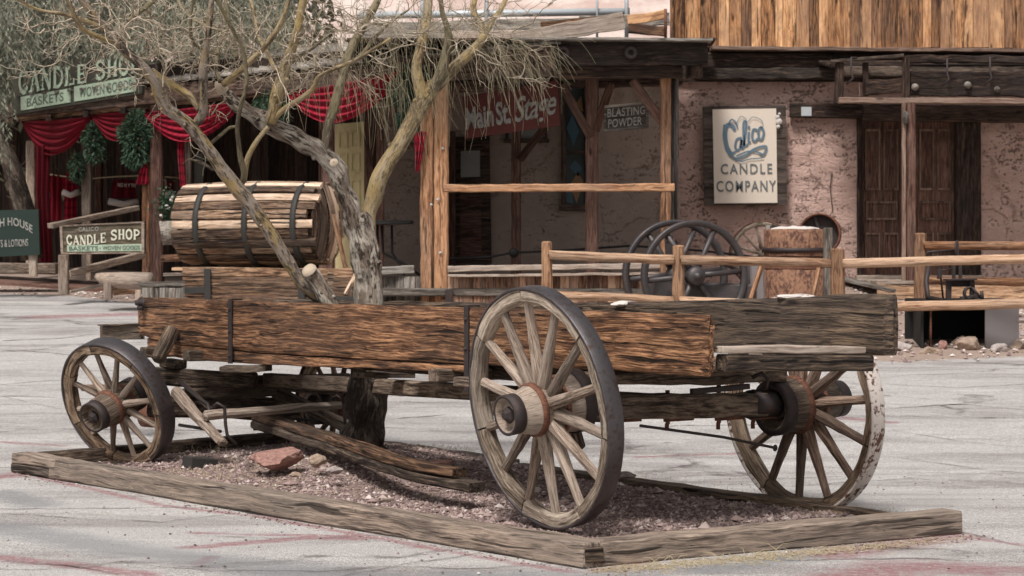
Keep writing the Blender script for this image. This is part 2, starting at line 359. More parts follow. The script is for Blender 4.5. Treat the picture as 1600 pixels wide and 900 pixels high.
def cloth_mat(name, base, dark, plaid=1.0, cells=9.0):
    m, t, b = mat_new(name); g = attr(t, 'grain', 'Vector'); sep = N(t, 'ShaderNodeSeparateXYZ'); t.links.new(g, sep.inputs[0])
    c = None; fac = None
    for k in (0, 1):
        s_ = mth(t, 'SINE', mth(t, 'MULTIPLY', sep.outputs[k], cells * 6.283), 0); q = ramp(t, s_, [(.3, 0), (.45, 1)]).outputs[0]
        fac = q if fac is None else mth(t, 'ADD', mth(t, 'MULTIPLY', fac, .5), mth(t, 'MULTIPLY', q, .5))
    n = nz(t, g, 3, 4)
    c = mix(t, base, dark, mth(t, 'MULTIPLY', fac, plaid)); c = mix(t, c, [x * .6 for x in base], mth(t, 'MULTIPLY', n, .4))
    t.links.new(c, b.inputs['Base Color']); b.inputs['Roughness'].default_value = .9; b.inputs['Specular IOR Level'].default_value = .1
    b.inputs['Sheen Weight'].default_value = .1
    return m
M['plaid'] = cloth_mat('red_plaid_cloth', (.34, .013, .035), (.045, .003, .007), .85, 8)
M['redcloth'] = cloth_mat('deep_red_cloth', (.19, .008, .018), (.10, .005, .010), .2, 5)
M['velvet'] = cloth_mat('red_gauze', (.12, .007, .014), (.06, .004, .007), .4, 14)

def adobe(name, a, b_, dark, bs=1.0, low=None):
    m, t, b = mat_new(name); g = attr(t, 'grain', 'Vector')
    n = nz(t, g, 1.3, 6, .6); n2 = nz(t, g, 22, 6, .75); n4 = nz(t, mapv(t, g, (1, 1.8, 1)), 4.5, 6, .7, .5)
    c = mix(t, a, b_, ramp(t, n, [(.35, 0), (.65, 1)]).outputs[0])
    pits = ramp(t, mth(t, 'ADD', mth(t, 'ADD', mth(t, 'MULTIPLY', n2, .6), mth(t, 'MULTIPLY', n4, .4)), mth(t, 'MULTIPLY', mth(t, 'SUBTRACT', n, .5), .3)), [(.40, 1), (.455, 0)]).outputs[0]
    c = mix(t, c, dark, mth(t, 'MULTIPLY', pits, .75))
    sp = ramp(t, nz(t, g, 45, 3, .6), [(.6, 0), (.7, 1)]).outputs[0]
    c = mix(t, c, [min(1, x * 1.35) for x in a], mth(t, 'MULTIPLY', sp, .5))
    vo = N(t, 'ShaderNodeTexVoronoi', feature='DISTANCE_TO_EDGE', i_Scale=.55)
    wv = N(t, 'ShaderNodeTexNoise', i_Scale=3.0, i_Detail=4.0); t.links.new(g, wv.inputs['Vector'])
    va = N(t, 'ShaderNodeVectorMath', operation='MULTIPLY_ADD'); t.links.new(wv.outputs['Color'], va.inputs[0]); va.inputs[1].default_value = (.5, .5, 0); t.links.new(g, va.inputs[2])
    t.links.new(va.outputs[0], vo.inputs['Vector'])
    cr = ramp(t, vo.outputs['Distance'], [(.004, 1), (.012, 0)]).outputs[0]
    c = mix(t, c, dark, mth(t, 'MULTIPLY', mth(t, 'MULTIPLY', cr, .6), ramp(t, n4, [(.42, 0), (.55, 1)]).outputs[0]))
    t.links.new(c, b.inputs['Base Color']); b.inputs['Roughness'].default_value = .95; b.inputs['Specular IOR Level'].default_value = .1
    bump(t, b, mth(t, 'SUBTRACT', mth(t, 'ADD', mth(t, 'MULTIPLY', n4, .9), mth(t, 'MULTIPLY', n2, .5)), mth(t, 'MULTIPLY', pits, .4)), bs, .07)
    return m
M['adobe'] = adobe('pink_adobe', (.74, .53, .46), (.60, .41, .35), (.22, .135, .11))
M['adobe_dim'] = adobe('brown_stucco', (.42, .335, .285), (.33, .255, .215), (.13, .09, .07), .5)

def asphalt():
    m, t, b = mat_new('worn_asphalt'); g = attr(t, 'grain', 'Vector'); red = attr(t, 'red', 'Fac'); blu = attr(t, 'blue', 'Fac'); dirt = attr(t, 'dirt', 'Fac')
    n = nz(t, g, .8, 6, .6); f = nz(t, g, 130, 3, .7); pb = nz(t, g, 38, 4, .7); st = nz(t, mapv(t, g, (.35, 1.6, 1)), 1, 6, .65, .4)
    c = mix(t, (.365, .352, .34), (.475, .462, .445), n)
    c = mix(t, c, (.25, .232, .225), ramp(t, st, [(.46, 0), (.64, .85)]).outputs[0])
    c = mix(t, c, (.56, .545, .52), ramp(t, nz(t, mapv(t, g, (.6, 1.3, 1), (5, 2, 0)), 2.2, 6, .7), [(.52, 0), (.68, .5)]).outputs[0])
    spk = ramp(t, f, [(.3, .35), (.5, 1), (.68, 1.9)]).outputs[0]; c = mix(t, c, spk, .95, 'MULTIPLY')
    spk2 = ramp(t, pb, [(.32, .62), (.5, 1), (.7, 1.25)]).outputs[0]; c = mix(t, c, spk2, .6, 'MULTIPLY')
    rn = nz(t, mapv(t, g, (1, 2, 1)), 5, 6, .7)
    rm = ramp(t, mth(t, 'ADD', red, mth(t, 'MULTIPLY', mth(t, 'SUBTRACT', rn, .5), 1.6)), [(.40, 0), (.95, .88)]).outputs[0]
    rm = mth(t, 'MULTIPLY', rm, ramp(t, nz(t, g, 22, 4, .7), [(.36, .35), (.55, 1)]).outputs[0])
    c = mix(t, c, (.27, .13, .14), rm)
    bm_ = ramp(t, mth(t, 'ADD', blu, mth(t, 'MULTIPLY', mth(t, 'SUBTRACT', rn, .5), .8)), [(.4, 0), (.9, .6)]).outputs[0]
    c = mix(t, c, (.20, .215, .225), bm_)
    dn = nz(t, g, 9, 6, .7)
    dm = ramp(t, mth(t, 'ADD', dirt, mth(t, 'MULTIPLY', mth(t, 'SUBTRACT', dn, .5), .9)), [(.4, 0), (.62, 1)]).outputs[0]
    dc = mix(t, (.26, .195, .16), (.42, .33, .275), nz(t, g, 3, 6, .7)); dc = mix(t, dc, spk2, .8, 'MULTIPLY')
    c = mix(t, c, dc, dm)
    # hairline cracks
    wv = N(t, 'ShaderNodeTexNoise', i_Scale=1.2, i_Detail=6.0); t.links.new(g, wv.inputs['Vector'])
    va = N(t, 'ShaderNodeVectorMath', operation='MULTIPLY_ADD'); t.links.new(wv.outputs['Color'], va.inputs[0]); va.inputs[1].default_value = (.8, .8, 0); t.links.new(mapv(t, g, (.26, .85, 1)), va.inputs[2])
    vo = N(t, 'ShaderNodeTexVoronoi', feature='DISTANCE_TO_EDGE', i_Scale=.55); t.links.new(va.outputs[0], vo.inputs['Vector'])
    cr = ramp(t, mth(t, 'ADD', vo.outputs['Distance'], mth(t, 'MULTIPLY', pb, .012)), [(.008, 1), (.022, 0)]).outputs[0]
    cr = mth(t, 'MULTIPLY', cr, mth(t, 'SUBTRACT', 1.0, dm))
    crn = ramp(t, nz(t, g, 2.2, 5, .7), [(.44, .1), (.6, .8)]).outputs[0]
    c = mix(t, c, (.10, .085, .08), mth(t, 'MULTIPLY', cr, crn))
    gt = ramp(t, nz(t, g, 60, 2, .5), [(.66, 0), (.72, 1)]).outputs[0]; c = mix(t, c, (.13, .11, .10), mth(t, 'MULTIPLY', gt, .55))
    t.links.new(c, b.inputs['Base Color']); b.inputs['Roughness'].default_value = .9; b.inputs['Specular IOR Level'].default_value = .25
    bump(t, b, mth(t, 'SUBTRACT', mth(t, 'ADD', f, mth(t, 'MULTIPLY', pb, 2)), mth(t, 'MULTIPLY', cr, 3)), .6, .006)
    return m
M['asphalt'] = asphalt()
M['crack'] = plain('dark_crack_filler', (.09, .075, .07), .95, 0, .3, 20, .2)
M['soil'] = plain('dry_gravelly_soil', (.20, .15, .135), .95, 0, .35, 30, .8, (.30, .225, .19), spec=.1)
def gravel_mat():
    m, t, b = mat_new('purple_gravel'); r = attr(t, 'rnd', 'Fac')
    c = ramp(t, r, [(0, (.12, .087, .080)), (.35, (.235, .172, .163)), (.6, (.33, .245, .225)), (.8, (.38, .29, .265)), (.93, (.46, .38, .34)), (1, (.66, .60, .57))]).outputs[0]
    t.links.new(c, b.inputs['Base Color']); b.inputs['Roughness'].default_value = .92; b.inputs['Specular IOR Level'].default_value = .15; return m
M['gravel'] = gravel_mat()
M['hill'] = plain('pale_pink_hillside', (.50, .38, .335), .95, 0, .2, .25, .5, (.60, .53, .48), spec=.1, bd=.5)
M['hillpale'] = plain('pale_canvas', (.68, .66, .60), .9, 0, .08, 1, .1)

# ------------------------------------------------------------------ ground
def smin_dist(xy, line):
    d = np.full(len(xy), 1e9)
    for (a, b) in zip(line[:-1], line[1:]):
        a = np.array(a[:2]); b = np.array(b[:2]); ab = b - a
        tt = np.clip(((xy - a) @ ab) / (ab @ ab), 0, 1); d = np.minimum(d, np.linalg.norm(xy - (a + tt[:, None] * ab), axis=1))
    return d
def GL(pts): return [tuple(G(*p))[:2] for p in pts]
reds = [([(300, 855), (480, 840), (560, 842)], .10), ([(300, 832), (400, 835), (545, 838)], .06), ([(0, 745), (60, 735)], .16), ([(60, 745), (250, 790), (400, 806), (700, 862), (900, 895)], .06),
        ([(0, 872), (120, 885), (230, 898)], .12), ([(330, 870), (310, 880)], .06), ([(1290, 868), (1480, 838)], .22), ([(1330, 905), (1420, 885), (1540, 890)], .30), ([(1500, 838), (1600, 852)], .05),
        ([(0, 690), (100, 696)], .06), ([(60, 495), (215, 490)], .4), ([(1180, 640), (1390, 660)], .1), ([(1000, 715), (1160, 710)], .07), ([(150, 715), (200, 725)], .1)]
blues = [([(0, 825), (200, 860), (330, 875), (480, 890)], .28), ([(420, 890), (620, 905)], .3), ([(700, 900), (1000, 905)], .25), ([(1100, 893), (1250, 872)], .16), ([(0, 770), (60, 790)], .2)]
xs = np.concatenate([np.linspace(-120, -14, 14), np.linspace(-12, -5.2, 30), np.linspace(-5, 5, 250), np.linspace(5.2, 12, 30), np.linspace(14, 120, 14)])
ys = np.concatenate([np.linspace(-30, 7, 8), np.linspace(8.2, 17, 230), np.linspace(17.1, 36, 120), np.linspace(38, 44, 5)])
gb = MB(); nx, ny = len(xs), len(ys)
gv = [(x, y, gz(x, y) + (.012 * n3((x, y, 0), .5) if 5 < y < 40 else 0)) for y in ys for x in xs]
gb.add(gv, [(j * nx + i, j * nx + i + 1, (j + 1) * nx + i + 1, (j + 1) * nx + i) for j in range(ny - 1) for i in range(nx - 1)], None, .5, 0, True)
ground = gb.build('ground', M['asphalt'], kind='structure', origin=False)
xy = np.array(gv)[:, :2]
for nm, lst in (('red', reds), ('blue', blues)):
    val = np.zeros(len(xy))
    for ln, wd in lst: val = np.maximum(val, np.clip(1.15 - smin_dist(xy, GL(ln)) / (wd * 1.3), 0, 1))
    a = ground.data.attributes.new(nm, 'FLOAT', 'POINT'); a.data.foreach_set('value', val.astype('f'))
# bare dirt behind the asphalt: left behind a line, right around the fence and forge
edge = [G(-400, 455), G(0, 459), G(110, 463), G(215, 474), G(420, 487), G(700, 500), G(1000, 540), G(1200, 556), G(1400, 566), G(1600, 556), G(2200, 540)]
ex = np.array([e.x for e in edge]); ey = np.array([e.y for e in edge])
dv = np.clip((xy[:, 1] - np.interp(xy[:, 0], ex, ey)) / .8 + .5, 0, 1)
dv = np.maximum(dv, np.clip(.78 - smin_dist(xy, GL([(935, 893), (1050, 872), (1200, 857), (1330, 847)])) / .17, 0, 1))
a = ground.data.attributes.new('dirt', 'FLOAT', 'POINT'); a.data.foreach_set('value', dv.astype('f'))

# larger cracks in the asphalt, each a narrow ragged seam lying on it
cb = MB()
for line, wd in [([(0, 803), (130, 812), (250, 816), (380, 800)], .012), ([(530, 900), (640, 880), (740, 867), (860, 838)], .018), ([(380, 800), (420, 806)], .05),
                 ([(300, 838), (480, 842), (560, 838)], .008), ([(0, 878), (110, 886), (190, 899)], .02), ([(0, 533), (90, 530), (150, 523)], .05), ([(0, 548), (80, 552), (140, 560)], .03), ([(0, 602), (60, 597), (110, 594)], .03),
                 ([(0, 503), (60, 502), (140, 497)], .03), ([(960, 724), (1060, 715), (1150, 717)], .012), ([(1390, 560), (1600, 572)], .02), ([(1380, 600), (1500, 607), (1620, 600)], .02),
                 ([(1390, 672), (1500, 690), (1640, 702)], .015), ([(1395, 715), (1500, 730), (1640, 748)], .016), ([(1380, 640), (1500, 632), (1640, 645)], .02), ([(1500, 832), (1560, 845), (1620, 862)], .02),
                 ([(620, 620), (700, 610), (740, 615)], .02), ([(620, 655), (700, 648)], .03), ([(60, 575), (100, 560)], .02), ([(0, 620), (100, 640)], .01), ([(290, 640), (330, 636)], .01)]:
    pts = [G(*p) for p in line]; q = []
    for a_, b_ in zip(pts[:-1], pts[1:]):
        k = max(2, int((b_ - a_).length / .05)); q += [a_.lerp(b_, i / k) for i in range(k)]
    q.append(pts[-1]); vs = []
    for i, p in enumerate(q):
        o_ = .05 * n3(p, 3) + .02 * n3(p, 14); ww = wd * (.35 + abs(n3(p, 5, 3)) * 1.6) * (0 if i in (0, len(q) - 1) else 1)
        for sgn in (-1, 1):
            x, y = p.x, p.y + o_ + sgn * ww / 2; vs.append((x, y, gz(x, y) + .012 * n3((x, y, 0), .5) + .005))
    cb.add(vs, [(2 * i, 2 * i + 2, 2 * i + 3, 2 * i + 1) for i in range(len(q) - 1)])
cb.build('pavement_crack', M['crack'], kind='structure')

# hillside behind the town
hb = MB(); hx = np.linspace(-90, 90, 60); hy = np.linspace(42, 110, 30)
hv = [(x, y, 1.2 + (y - 42) * .42 * (1 + .25 * n3((x, y, 0), .05)) + 2.0 * n3((x, y, 0), .12) * min(1, (y - 42) / 10)) for y in hy for x in hx]
hb.add(hv, [(j * 60 + i, j * 60 + i + 1, (j + 1) * 60 + i + 1, (j + 1) * 60 + i) for j in range(29) for i in range(59)], None, .5, 0, True)
hb.build('hillside', M['hill'], kind='structure')

# ------------------------------------------------------------------ planting bed: border timbers, soil, gravel
A, B, C_, D = G(22, 738), G(914, 890), G(1500, 835), G(505, 694)
TREE = P(572, 705, 13.8)
quadp = [A, B, C_, D]
def bedz(x, y):
    d2 = (x - TREE.x) ** 2 + (y - TREE.y) ** 2
    return gz(x, y) + .035 + .14 * math.exp(-d2 / (2 * .75 ** 2)) + .015 * n3((x, y, 0), 1.3)
def inside(x, y, m=0.0):
    for i in range(4):
        a_, b_ = quadp[i], quadp[(i + 1) % 4]
        e = V((b_.x - a_.x, b_.y - a_.y)); k = (e.x * (y - a_.y) - e.y * (x - a_.x)) / e.length
        if k < m: return False
    return True
def bl(u, v): return A.lerp(B, u).lerp(D.lerp(C_, u), v)
bb = MB(); vs = []
for j in range(61):
    for i in range(91):
        p = bl(.012 + .976 * i / 90, .02 + .96 * j / 60); vs.append((p.x, p.y, bedz(p.x, p.y)))
bb.add(vs, [(j * 91 + i, j * 91 + i + 1, (j + 1) * 91 + i + 1, (j + 1) * 91 + i) for j in range(60) for i in range(90)], None, .5, 0, True)
bb.build('planting_bed', M['soil'], kind='structure')
# loose gravel, one mass of small angular stones
gr = MB(); base = [V((0, 0, 1)), V((1, 0, 0)), V((0, 1, 0)), V((-1, 0, 0)), V((0, -1, 0)), V((0, 0, -.6))]
fo = [(0, 1, 2), (0, 2, 3), (0, 3, 4), (0, 4, 1), (5, 2, 1), (5, 3, 2), (5, 4, 3), (5, 1, 4)]
cnt = 0
while cnt < 25000:
    u = random.random() ** .75; v = random.random() ** 1.2; p = bl(u, v)
    if not inside(p.x, p.y, .07): continue
    if n3(p, 2.4, 2) + .5 * n3(p, 7, 1) > .22 and random.random() < .62: continue
    if cnt > 25999: break
    sz = random.choice((.006, .008, .010, .012, .012, .016)) * random.uniform(.8, 1.35) * (2.2 if random.random() < .03 else 1) * (.8 + .5 * abs(n3(p, 3, 7)))
    th = random.random() * 6.28; cs, sn = math.cos(th), math.sin(th); z = bedz(p.x, p.y) + sz * .25
    q = []
    for b_ in base:
        x = b_.x * random.uniform(.6, 1.3) + random.uniform(-.35, .35); y = b_.y * random.uniform(.6, 1.2) + random.uniform(-.3, .3); zz = b_.z * random.uniform(.5, .9) + random.uniform(-.15, .15)
        q.append((p.x + sz * (x * cs - y * sn), p.y + sz * (x * sn + y * cs), z + sz * zz))
    gr.add(q, fo, q, random.random()); cnt += 1
gr.build('gravel', M['gravel'], label='purple grey crushed gravel filling the bed under the wagon', kind='stuff')
# scattered pebbles and straw against the outside of the border
gs = MB()
for _ in range(1500):
    e = random.random()
    if e < .45: p = B.lerp(C_, random.random()); p = p + V((random.gauss(.05, .09), -abs(random.gauss(.04, .10)), 0))
    elif e < .8: p = A.lerp(B, random.random()); p = p + V((random.gauss(-.03, .05), -abs(random.gauss(.01, .05)), 0))
    else: p = G(random.uniform(0, 1600), random.uniform(740, 900))
    if inside(p.x, p.y, -.02): continue
    sz = random.uniform(.003, .010); z = gz(p.x, p.y) + sz * .4
    q = [(p.x + sz * (b_.x + random.uniform(-.3, .3)), p.y + sz * (b_.y + random.uniform(-.3, .3)), z + sz * b_.z * .7) for b_ in base]
    gs.add(q, fo, q, random.random())
gs.build('loose_grit', M['gravel'], label='loose grit scattered on the asphalt outside the border timbers', kind='stuff')

def tie(name_label, p0, p1, w, h, zo=0.0, mat='tie', rough=.009, group='timbers edging the gravel bed', **k):
    m = MB(); up = V((0, 0, h / 2 + zo)); m.beam(V(p0) + up, V(p1) + up, w, h, seg=40, ch=.09, rough=rough, ends=.012, **k)
    return m.build('border_timber', M[mat], None, label=name_label, cat='timber', group=group)
def at(p, q, t): return p.lerp(q, t)
uAB = (B - A).normalized(); nAB = V((-uAB.y, uAB.x, 0)).normalized()   # towards inside
if nAB.y < 0: nAB = -nAB
uBC = (C_ - B).normalized(); nBC = V((-uBC.y, uBC.x, 0)).normalized()
tie('long worn front border timber running from the front wheel to the near corner', A + nAB * .08 + uAB * .48, B + nAB * .08, .17, .125)
tie('short split timber lying half over the left corner of the bed', A + nAB * .07 - uAB * .03, A + nAB * .07 + uAB * .56, .15, .07, .064, h1=.06)
tie('short lower timber under the split one at the left corner of the bed', A + nAB * .07 - uAB * .04, A + nAB * .07 + uAB * .475, .15, .062)
tie('right border timber from the near corner to the far right corner', B + nBC * .09 + uBC * .10 + V((0, 0, 0)), C_ + nBC * .08 + uBC * .02, .17, .125)
q0 = B + nAB * .10 - uAB * .08
tie('dark short block end at the near corner under the right timber', B + nBC * .05 + uBC * .0, B + nBC * .05 + uBC * .105, .11, .075, .03, 'board_dark')
tie('dark back border timber behind the wagon on the right', C_ + (D - C_).normalized() * .12 + V((0, 0, 0)), at(C_, D, .62), .13, .07, -.01, 'board_dark')
tie('back border timber between the far rear wheel and the tree', at(C_, D, .625), at(C_, D, .99), .13, .085, -.005)
tie('left border timber behind the small front wheel', A + (D - A).normalized() * .12, D - (D - A).normalized() * .02, .14, .12, .0, 'under')
# ------------------------------------------------------------------ wagon
ug = V((-.608, .794, 0)); vg = V((.794, .608, 0))
R0 = V((.186, 10.83, 0))
wagon = thing('farm_wagon', (R0.x - 1.2, R0.y + 2.6, .1), 'weathered brown wooden farm wagon with iron tyred spoked wheels standing in the gravel bed', 'wagon')
def wp(a, t, z): return R0 + ug * a + vg * t + V((0, 0, z))

def wheel(c, ax, Rr, nsp, ph, tw, fm, sm_, tm, hubm, label=None, hub=(.115, .16, .24), hubin=(.16, .16, .24), fth=.072, fax=.08, missing=(), segs=7):
    c = V(c); ax = V(ax).normalized(); ref = V((0, 0, 1)); e = (ref - ax * ref.dot(ax)).normalized(); g = ax.cross(e)
    tt = .016; ro = Rr - tt; ri = ro - fth
    m = MB()
    for k in range(segs):
        a0 = ph + 2 * math.pi * k / segs + .008; a1 = ph + 2 * math.pi * (k + 1) / segs - .008
        m.lathe(c, ax, [(ri + .012, -fax / 2), (ri, -fax / 2 + .016), (ri, fax / 2 - .02), (ri + .016, fax / 2), (ro - .004, fax / 2), (ro, fax / 2 - .004), (ro, -fax / 2)], 18, closed=True, a0=a0, a1=a1, rough=.008 + .004 * (k % 2), smooth=False)
    wh = m.build('wheel', M[fm], wagon); 
    if label: wh['label'] = label
    m = MB(); x0, x1 = fax / 2 + .004 - tw, fax / 2 + .004
    m.lathe(c, ax, [(ro + .001, x0), (Rr - .003, x0), (Rr, x0 + .004), (Rr, x1 - .004), (Rr - .003, x1), (ro + .001, x1)], 96, closed=True, rough=.0015)
    m.build('tyre', M[tm], wh)
    m = MB(); r1, r2, L = hub; s1, s2, L2 = hubin
    m.lathe(c, ax, [(.03, L - .03), (r1 * .62, L - .03), (r1 * .72, L - .05), (r1 * .86, L - .05), (r1 * .88, L), (r1, L), (r1 + .003, L - .07), (r1 + .012, L - .075), (r2 * .93, .085), (r2, .08), (r2, .05), (r2 * .97, .045), (r2 * .97, -.045), (s2, -.05), (s2, -.08), (s2 * .96, -.085), (s1, -L2 + .07), (s1 + .005, -L2 + .065), (s1 + .005, -L2), (s1 * .8, -L2), (s1 * .74, -L2 + .05), (.03, -L2 + .05)], 40, 0, round_grain=False)
    m.lathe(c, ax, [(r1 + .004, L - .068), (r1 + .008, L - .066), (r1 + .008, L + .002), (r1 - .008, L + .002), (r1 - .010, L - .04)], 40, 1)
    m.lathe(c, ax, [(r2 + .001, .048), (r2 + .008, .05), (r2 + .006, .078), (r2 - .002, .084)], 40, 2)
    m.lathe(c, ax, [(s2 - .002, -.084), (s2 + .006, -.078), (s2 + .008, -.05), (s2 + .001, -.048)], 40, 2)
    m.lathe(c, ax, [(s1 + .007, -L2 + .07), (s1 + .012, -L2 + .068), (s1 + .012, -L2 - .002), (s1 - .02, -L2 - .002)], 40, 1)
    m.lathe(c, ax, [(0, L + .01), (.022, L + .01), (.027, L), (.045, L - .012), (.047, L - .04)], 6, 1, smooth=False)
    m.build('hub', [M[hubm], M['iron'], M['rust']], wh)
    for k in range(nsp):
        if k in missing: continue
        th = ph * .0 + 2 * math.pi * (k + .5 * 0) / nsp + ph; d = e * math.cos(th) + g * math.sin(th); sdv = d.cross(ax)
        m = MB(); pts, ra = [], []
        r0 = r2 * .9; stg = .012 * (1 if k % 2 else -1); vs = []; gsn = []; off = random.random() * 60; ns = 9
        for i in range(ns):
            t = i / (ns - 1); rr = r0 + (ri + .004 - r0) * t
            hw = .037 if t < .12 else (.037 - .009 * min(1, (t - .12) / .5)); hd = .040 - .017 * min(1, t / .8)
            hw *= Rr / .65 * (.94 + .12 * random.random() * (i == 4)); hd *= Rr / .65
            cc = c + d * rr + ax * (stg * (1 - t) + .0)
            for j in range(8):
                al = 2 * math.pi * (j + .5) / 8; q = cc + sdv * (hw * math.cos(al) * 1.04) + ax * (hd * math.sin(al) * 1.04)
                q += sdv * (.002 * n3(q, 12, off)); vs.append(q); gsn.append((off + rr, math.cos(al) * hw + off, math.sin(al) * hd))
        m.add(vs, [(i * 8 + j, i * 8 + (j + 1) % 8, (i + 1) * 8 + (j + 1) % 8, (i + 1) * 8 + j) for i in range(ns - 1) for j in range(8)], gsn, None, 0)
        m.build('spoke', M[sm_], wh)
    return wh

def axis(v, droop): v = V(v).normalized(); return (v + V((0, 0, math.tan(R(droop))))).normalized()
cRN = P(847, 637, 10.83); cRF = P(1253, 631, 12.01); cFN = P(180, 632, 14.2); cFF = P(528, 634, 15.45)
wheel(cRN, axis((-.835, -.55, 0), -8), .648, 14, .03, .10, 'felloe', 'spoke', 'tyre', 'spoke', 'large grey rear wheel nearest the viewer with dark iron tyre', hub=(.100, .137, .235))
wheel(cRF, axis((.83, .56, 0), 4), .645, 14, .12, .10, 'felloe_dark', 'spoke_brown', 'white_rust', 'under', 'large brown rear wheel with flaking white tyre', hub=(.10, .15, .30), hubin=(.15, .165, .24))
wheel(cFN, axis((-.574, -.819, 0), -20), .470, 12, .13, .135, 'felloe_dark', 'spoke', 'tyre', 'under', 'small front wheel with decayed rim', hub=(.100, .122, .235), hubin=(.11, .12, .2))
wheel(cFF, axis((.75, .66, 0), 0), .470, 12, .3, .11, 'felloe_dark', 'spoke_brown', 'tyre_rust', 'under', hub=(.09, .12, .2), hubin=(.12, .125, .22))

def part(name, mat, beams, label=None, parent=None):
    m = MB()
    for b_ in beams:
        if b_[0] == 't': m.tube(b_[1], b_[2], b_[3] if len(b_) > 3 else 8, rough=b_[4] if len(b_) > 4 else 0)
        else:
            kw = b_[4] if len(b_) > 4 else {}
            m.beam(b_[0], b_[1], b_[2], b_[3], **kw)
    o = m.build(name, mat if isinstance(mat, list) else M[mat], parent or wagon)
    if label: o['label'] = label
    return o
# near side board: built as a warped plank with true edge profile
def sideboard(pts_top, pts_bot, t, th, mat, name, label=None, nz_=14, amp=.006):
    # pts = [(a, z)] along the wagon
    m = MB(); a0, a1 = pts_top[0][0], pts_top[-1][0]; n = int(abs(a1 - a0) / .06)
    it = lambda P_, a_: float(np.interp(a_, [p[0] for p in P_], [p[1] for p in P_]))
    off = random.random() * 40; vs, gs = [], []; ring = None
    for i in range(n + 1):
        a_ = a0 + (a1 - a0) * i / n; zt, zb = it(pts_top, a_), it(pts_bot, a_)
        zt += .006 * n3((a_, 0, 0), 3, off) + .003 * n3((a_, 0, 0), 11, off); zb += .008 * n3((a_, 5, 0), 3, off)
        row = []
        endk = .010 if i in (0, n) else 0
        for j in range(nz_ + 1):
            z = zb + (zt - zb) * j / nz_; c = .010 if j in (0, nz_) else 0
            row.append((-th / 2 + c + endk, z))
        for j in range(nz_, -1, -1):
            z = zb + (zt - zb) * j / nz_; c = .010 if j in (0, nz_) else 0
            row.append((th / 2 - c - endk, z))
        for (tt, z) in row:
            aa = a_ + (.014 * n3((0, z, tt), 22, off) + .01 * n3((0, z, tt), 60, off) if i in (0, n) else 0)
            dt = amp * n3((a_ * .35, z * 3.2, 0), 5, off) + amp * .4 * n3((a_ * 1.0, z * 12, 0), 4, off)
            vs.append(wp(aa, t + tt + dt * (1 if tt < 0 else .3), z)); gs.append((off + a_, z, tt + .01))
    mrow = 2 * (nz_ + 1)
    fs = [(i * mrow + j, i * mrow + (j + 1) % mrow, (i + 1) * mrow + (j + 1) % mrow, (i + 1) * mrow + j) for i in range(n) for j in range(mrow)]
    fs.append(tuple(range(mrow - 1, -1, -1))); fs.append(tuple(n * mrow + j for j in range(mrow)))
    m.add(vs, fs, gs, .5, 0, False)
    o = m.build(name, M[mat], wagon)
    if label: o['label'] = label
    return o
sideboard([(-.94, 1.203), (-.5, 1.206), (1.1, 1.20), (3.5, 1.193), (5.22, 1.197)], [(-.94, .895), (-.3, .893), (1.1, .876), (3.5, .852), (4.6, .87), (5.0, .895), (5.22, .93)], .30, .06, 'board', 'side_board', 'near plank side of the wagon box')
sideboard([(1.0, .868), (3.5, .845), (4.5, .862), (5.1, .90)], [(1.0, .828), (3.5, .768), (4.5, .768), (5.1, .79)], .31, .05, 'board', 'lower_board')
sideboard([(-1.13, 1.295), (-.85, 1.297), (-.4, 1.27), (.8, 1.225), (2.1, 1.19), (5.2, 1.17)], [(-1.13, .972), (.8, .92), (2.1, .88), (5.2, .86)], 1.45, .06, 'board_dark', 'side_board', 'far plank side of the wagon box, weathered dark')
# floor boards and cross members
fb = []
for k in range(5):
    t0 = .345 + k * .214; fb.append((wp(-.55, t0 + .1, .905), wp(5.1, t0 + .1, .895), .205, .035))
# (boards are cut away round the tree)
floor = MB()
for k in range(5):
    t0 = .445 + k * .214
    if 1 <= k <= 3:
        floor.beam(wp(-.55, t0, .905), wp(2.35, t0, .90), .205, .035); floor.beam(wp(3.75, t0, .90), wp(5.1, t0, .895), .205, .035)
    else: floor.beam(wp(-.55, t0, .905), wp(5.1, t0, .895), .205, .035)
floor.build('floor', M['under'], wagon)
part('cross_plank', 'palewood', [(wp(-.86, .36, 1.028), wp(-.86, 1.40, 1.000), .22, .036, {'rough': .012})])
part('cross_beam', 'board_dark', [(wp(-.93, .38, .962), wp(-.93, 1.46, .925), .09, .085)])
for a_ in (1.3, 4.3, 4.95): part('cross_beam', 'under', [(wp(a_, .18, .80), wp(a_, 1.5, .80), .10, .075)])
part('long_sill', 'under', [(wp(.35, .62, .82), wp(5.2, .62, .80), .09, .10)])
part('long_sill', 'under', [(wp(.35, 1.18, .82), wp(5.2, 1.18, .80), .09, .10)])
part('reach_pole', 'under', [(wp(0, .9, .68), wp(4.4, .9, .60), .09, .10)])
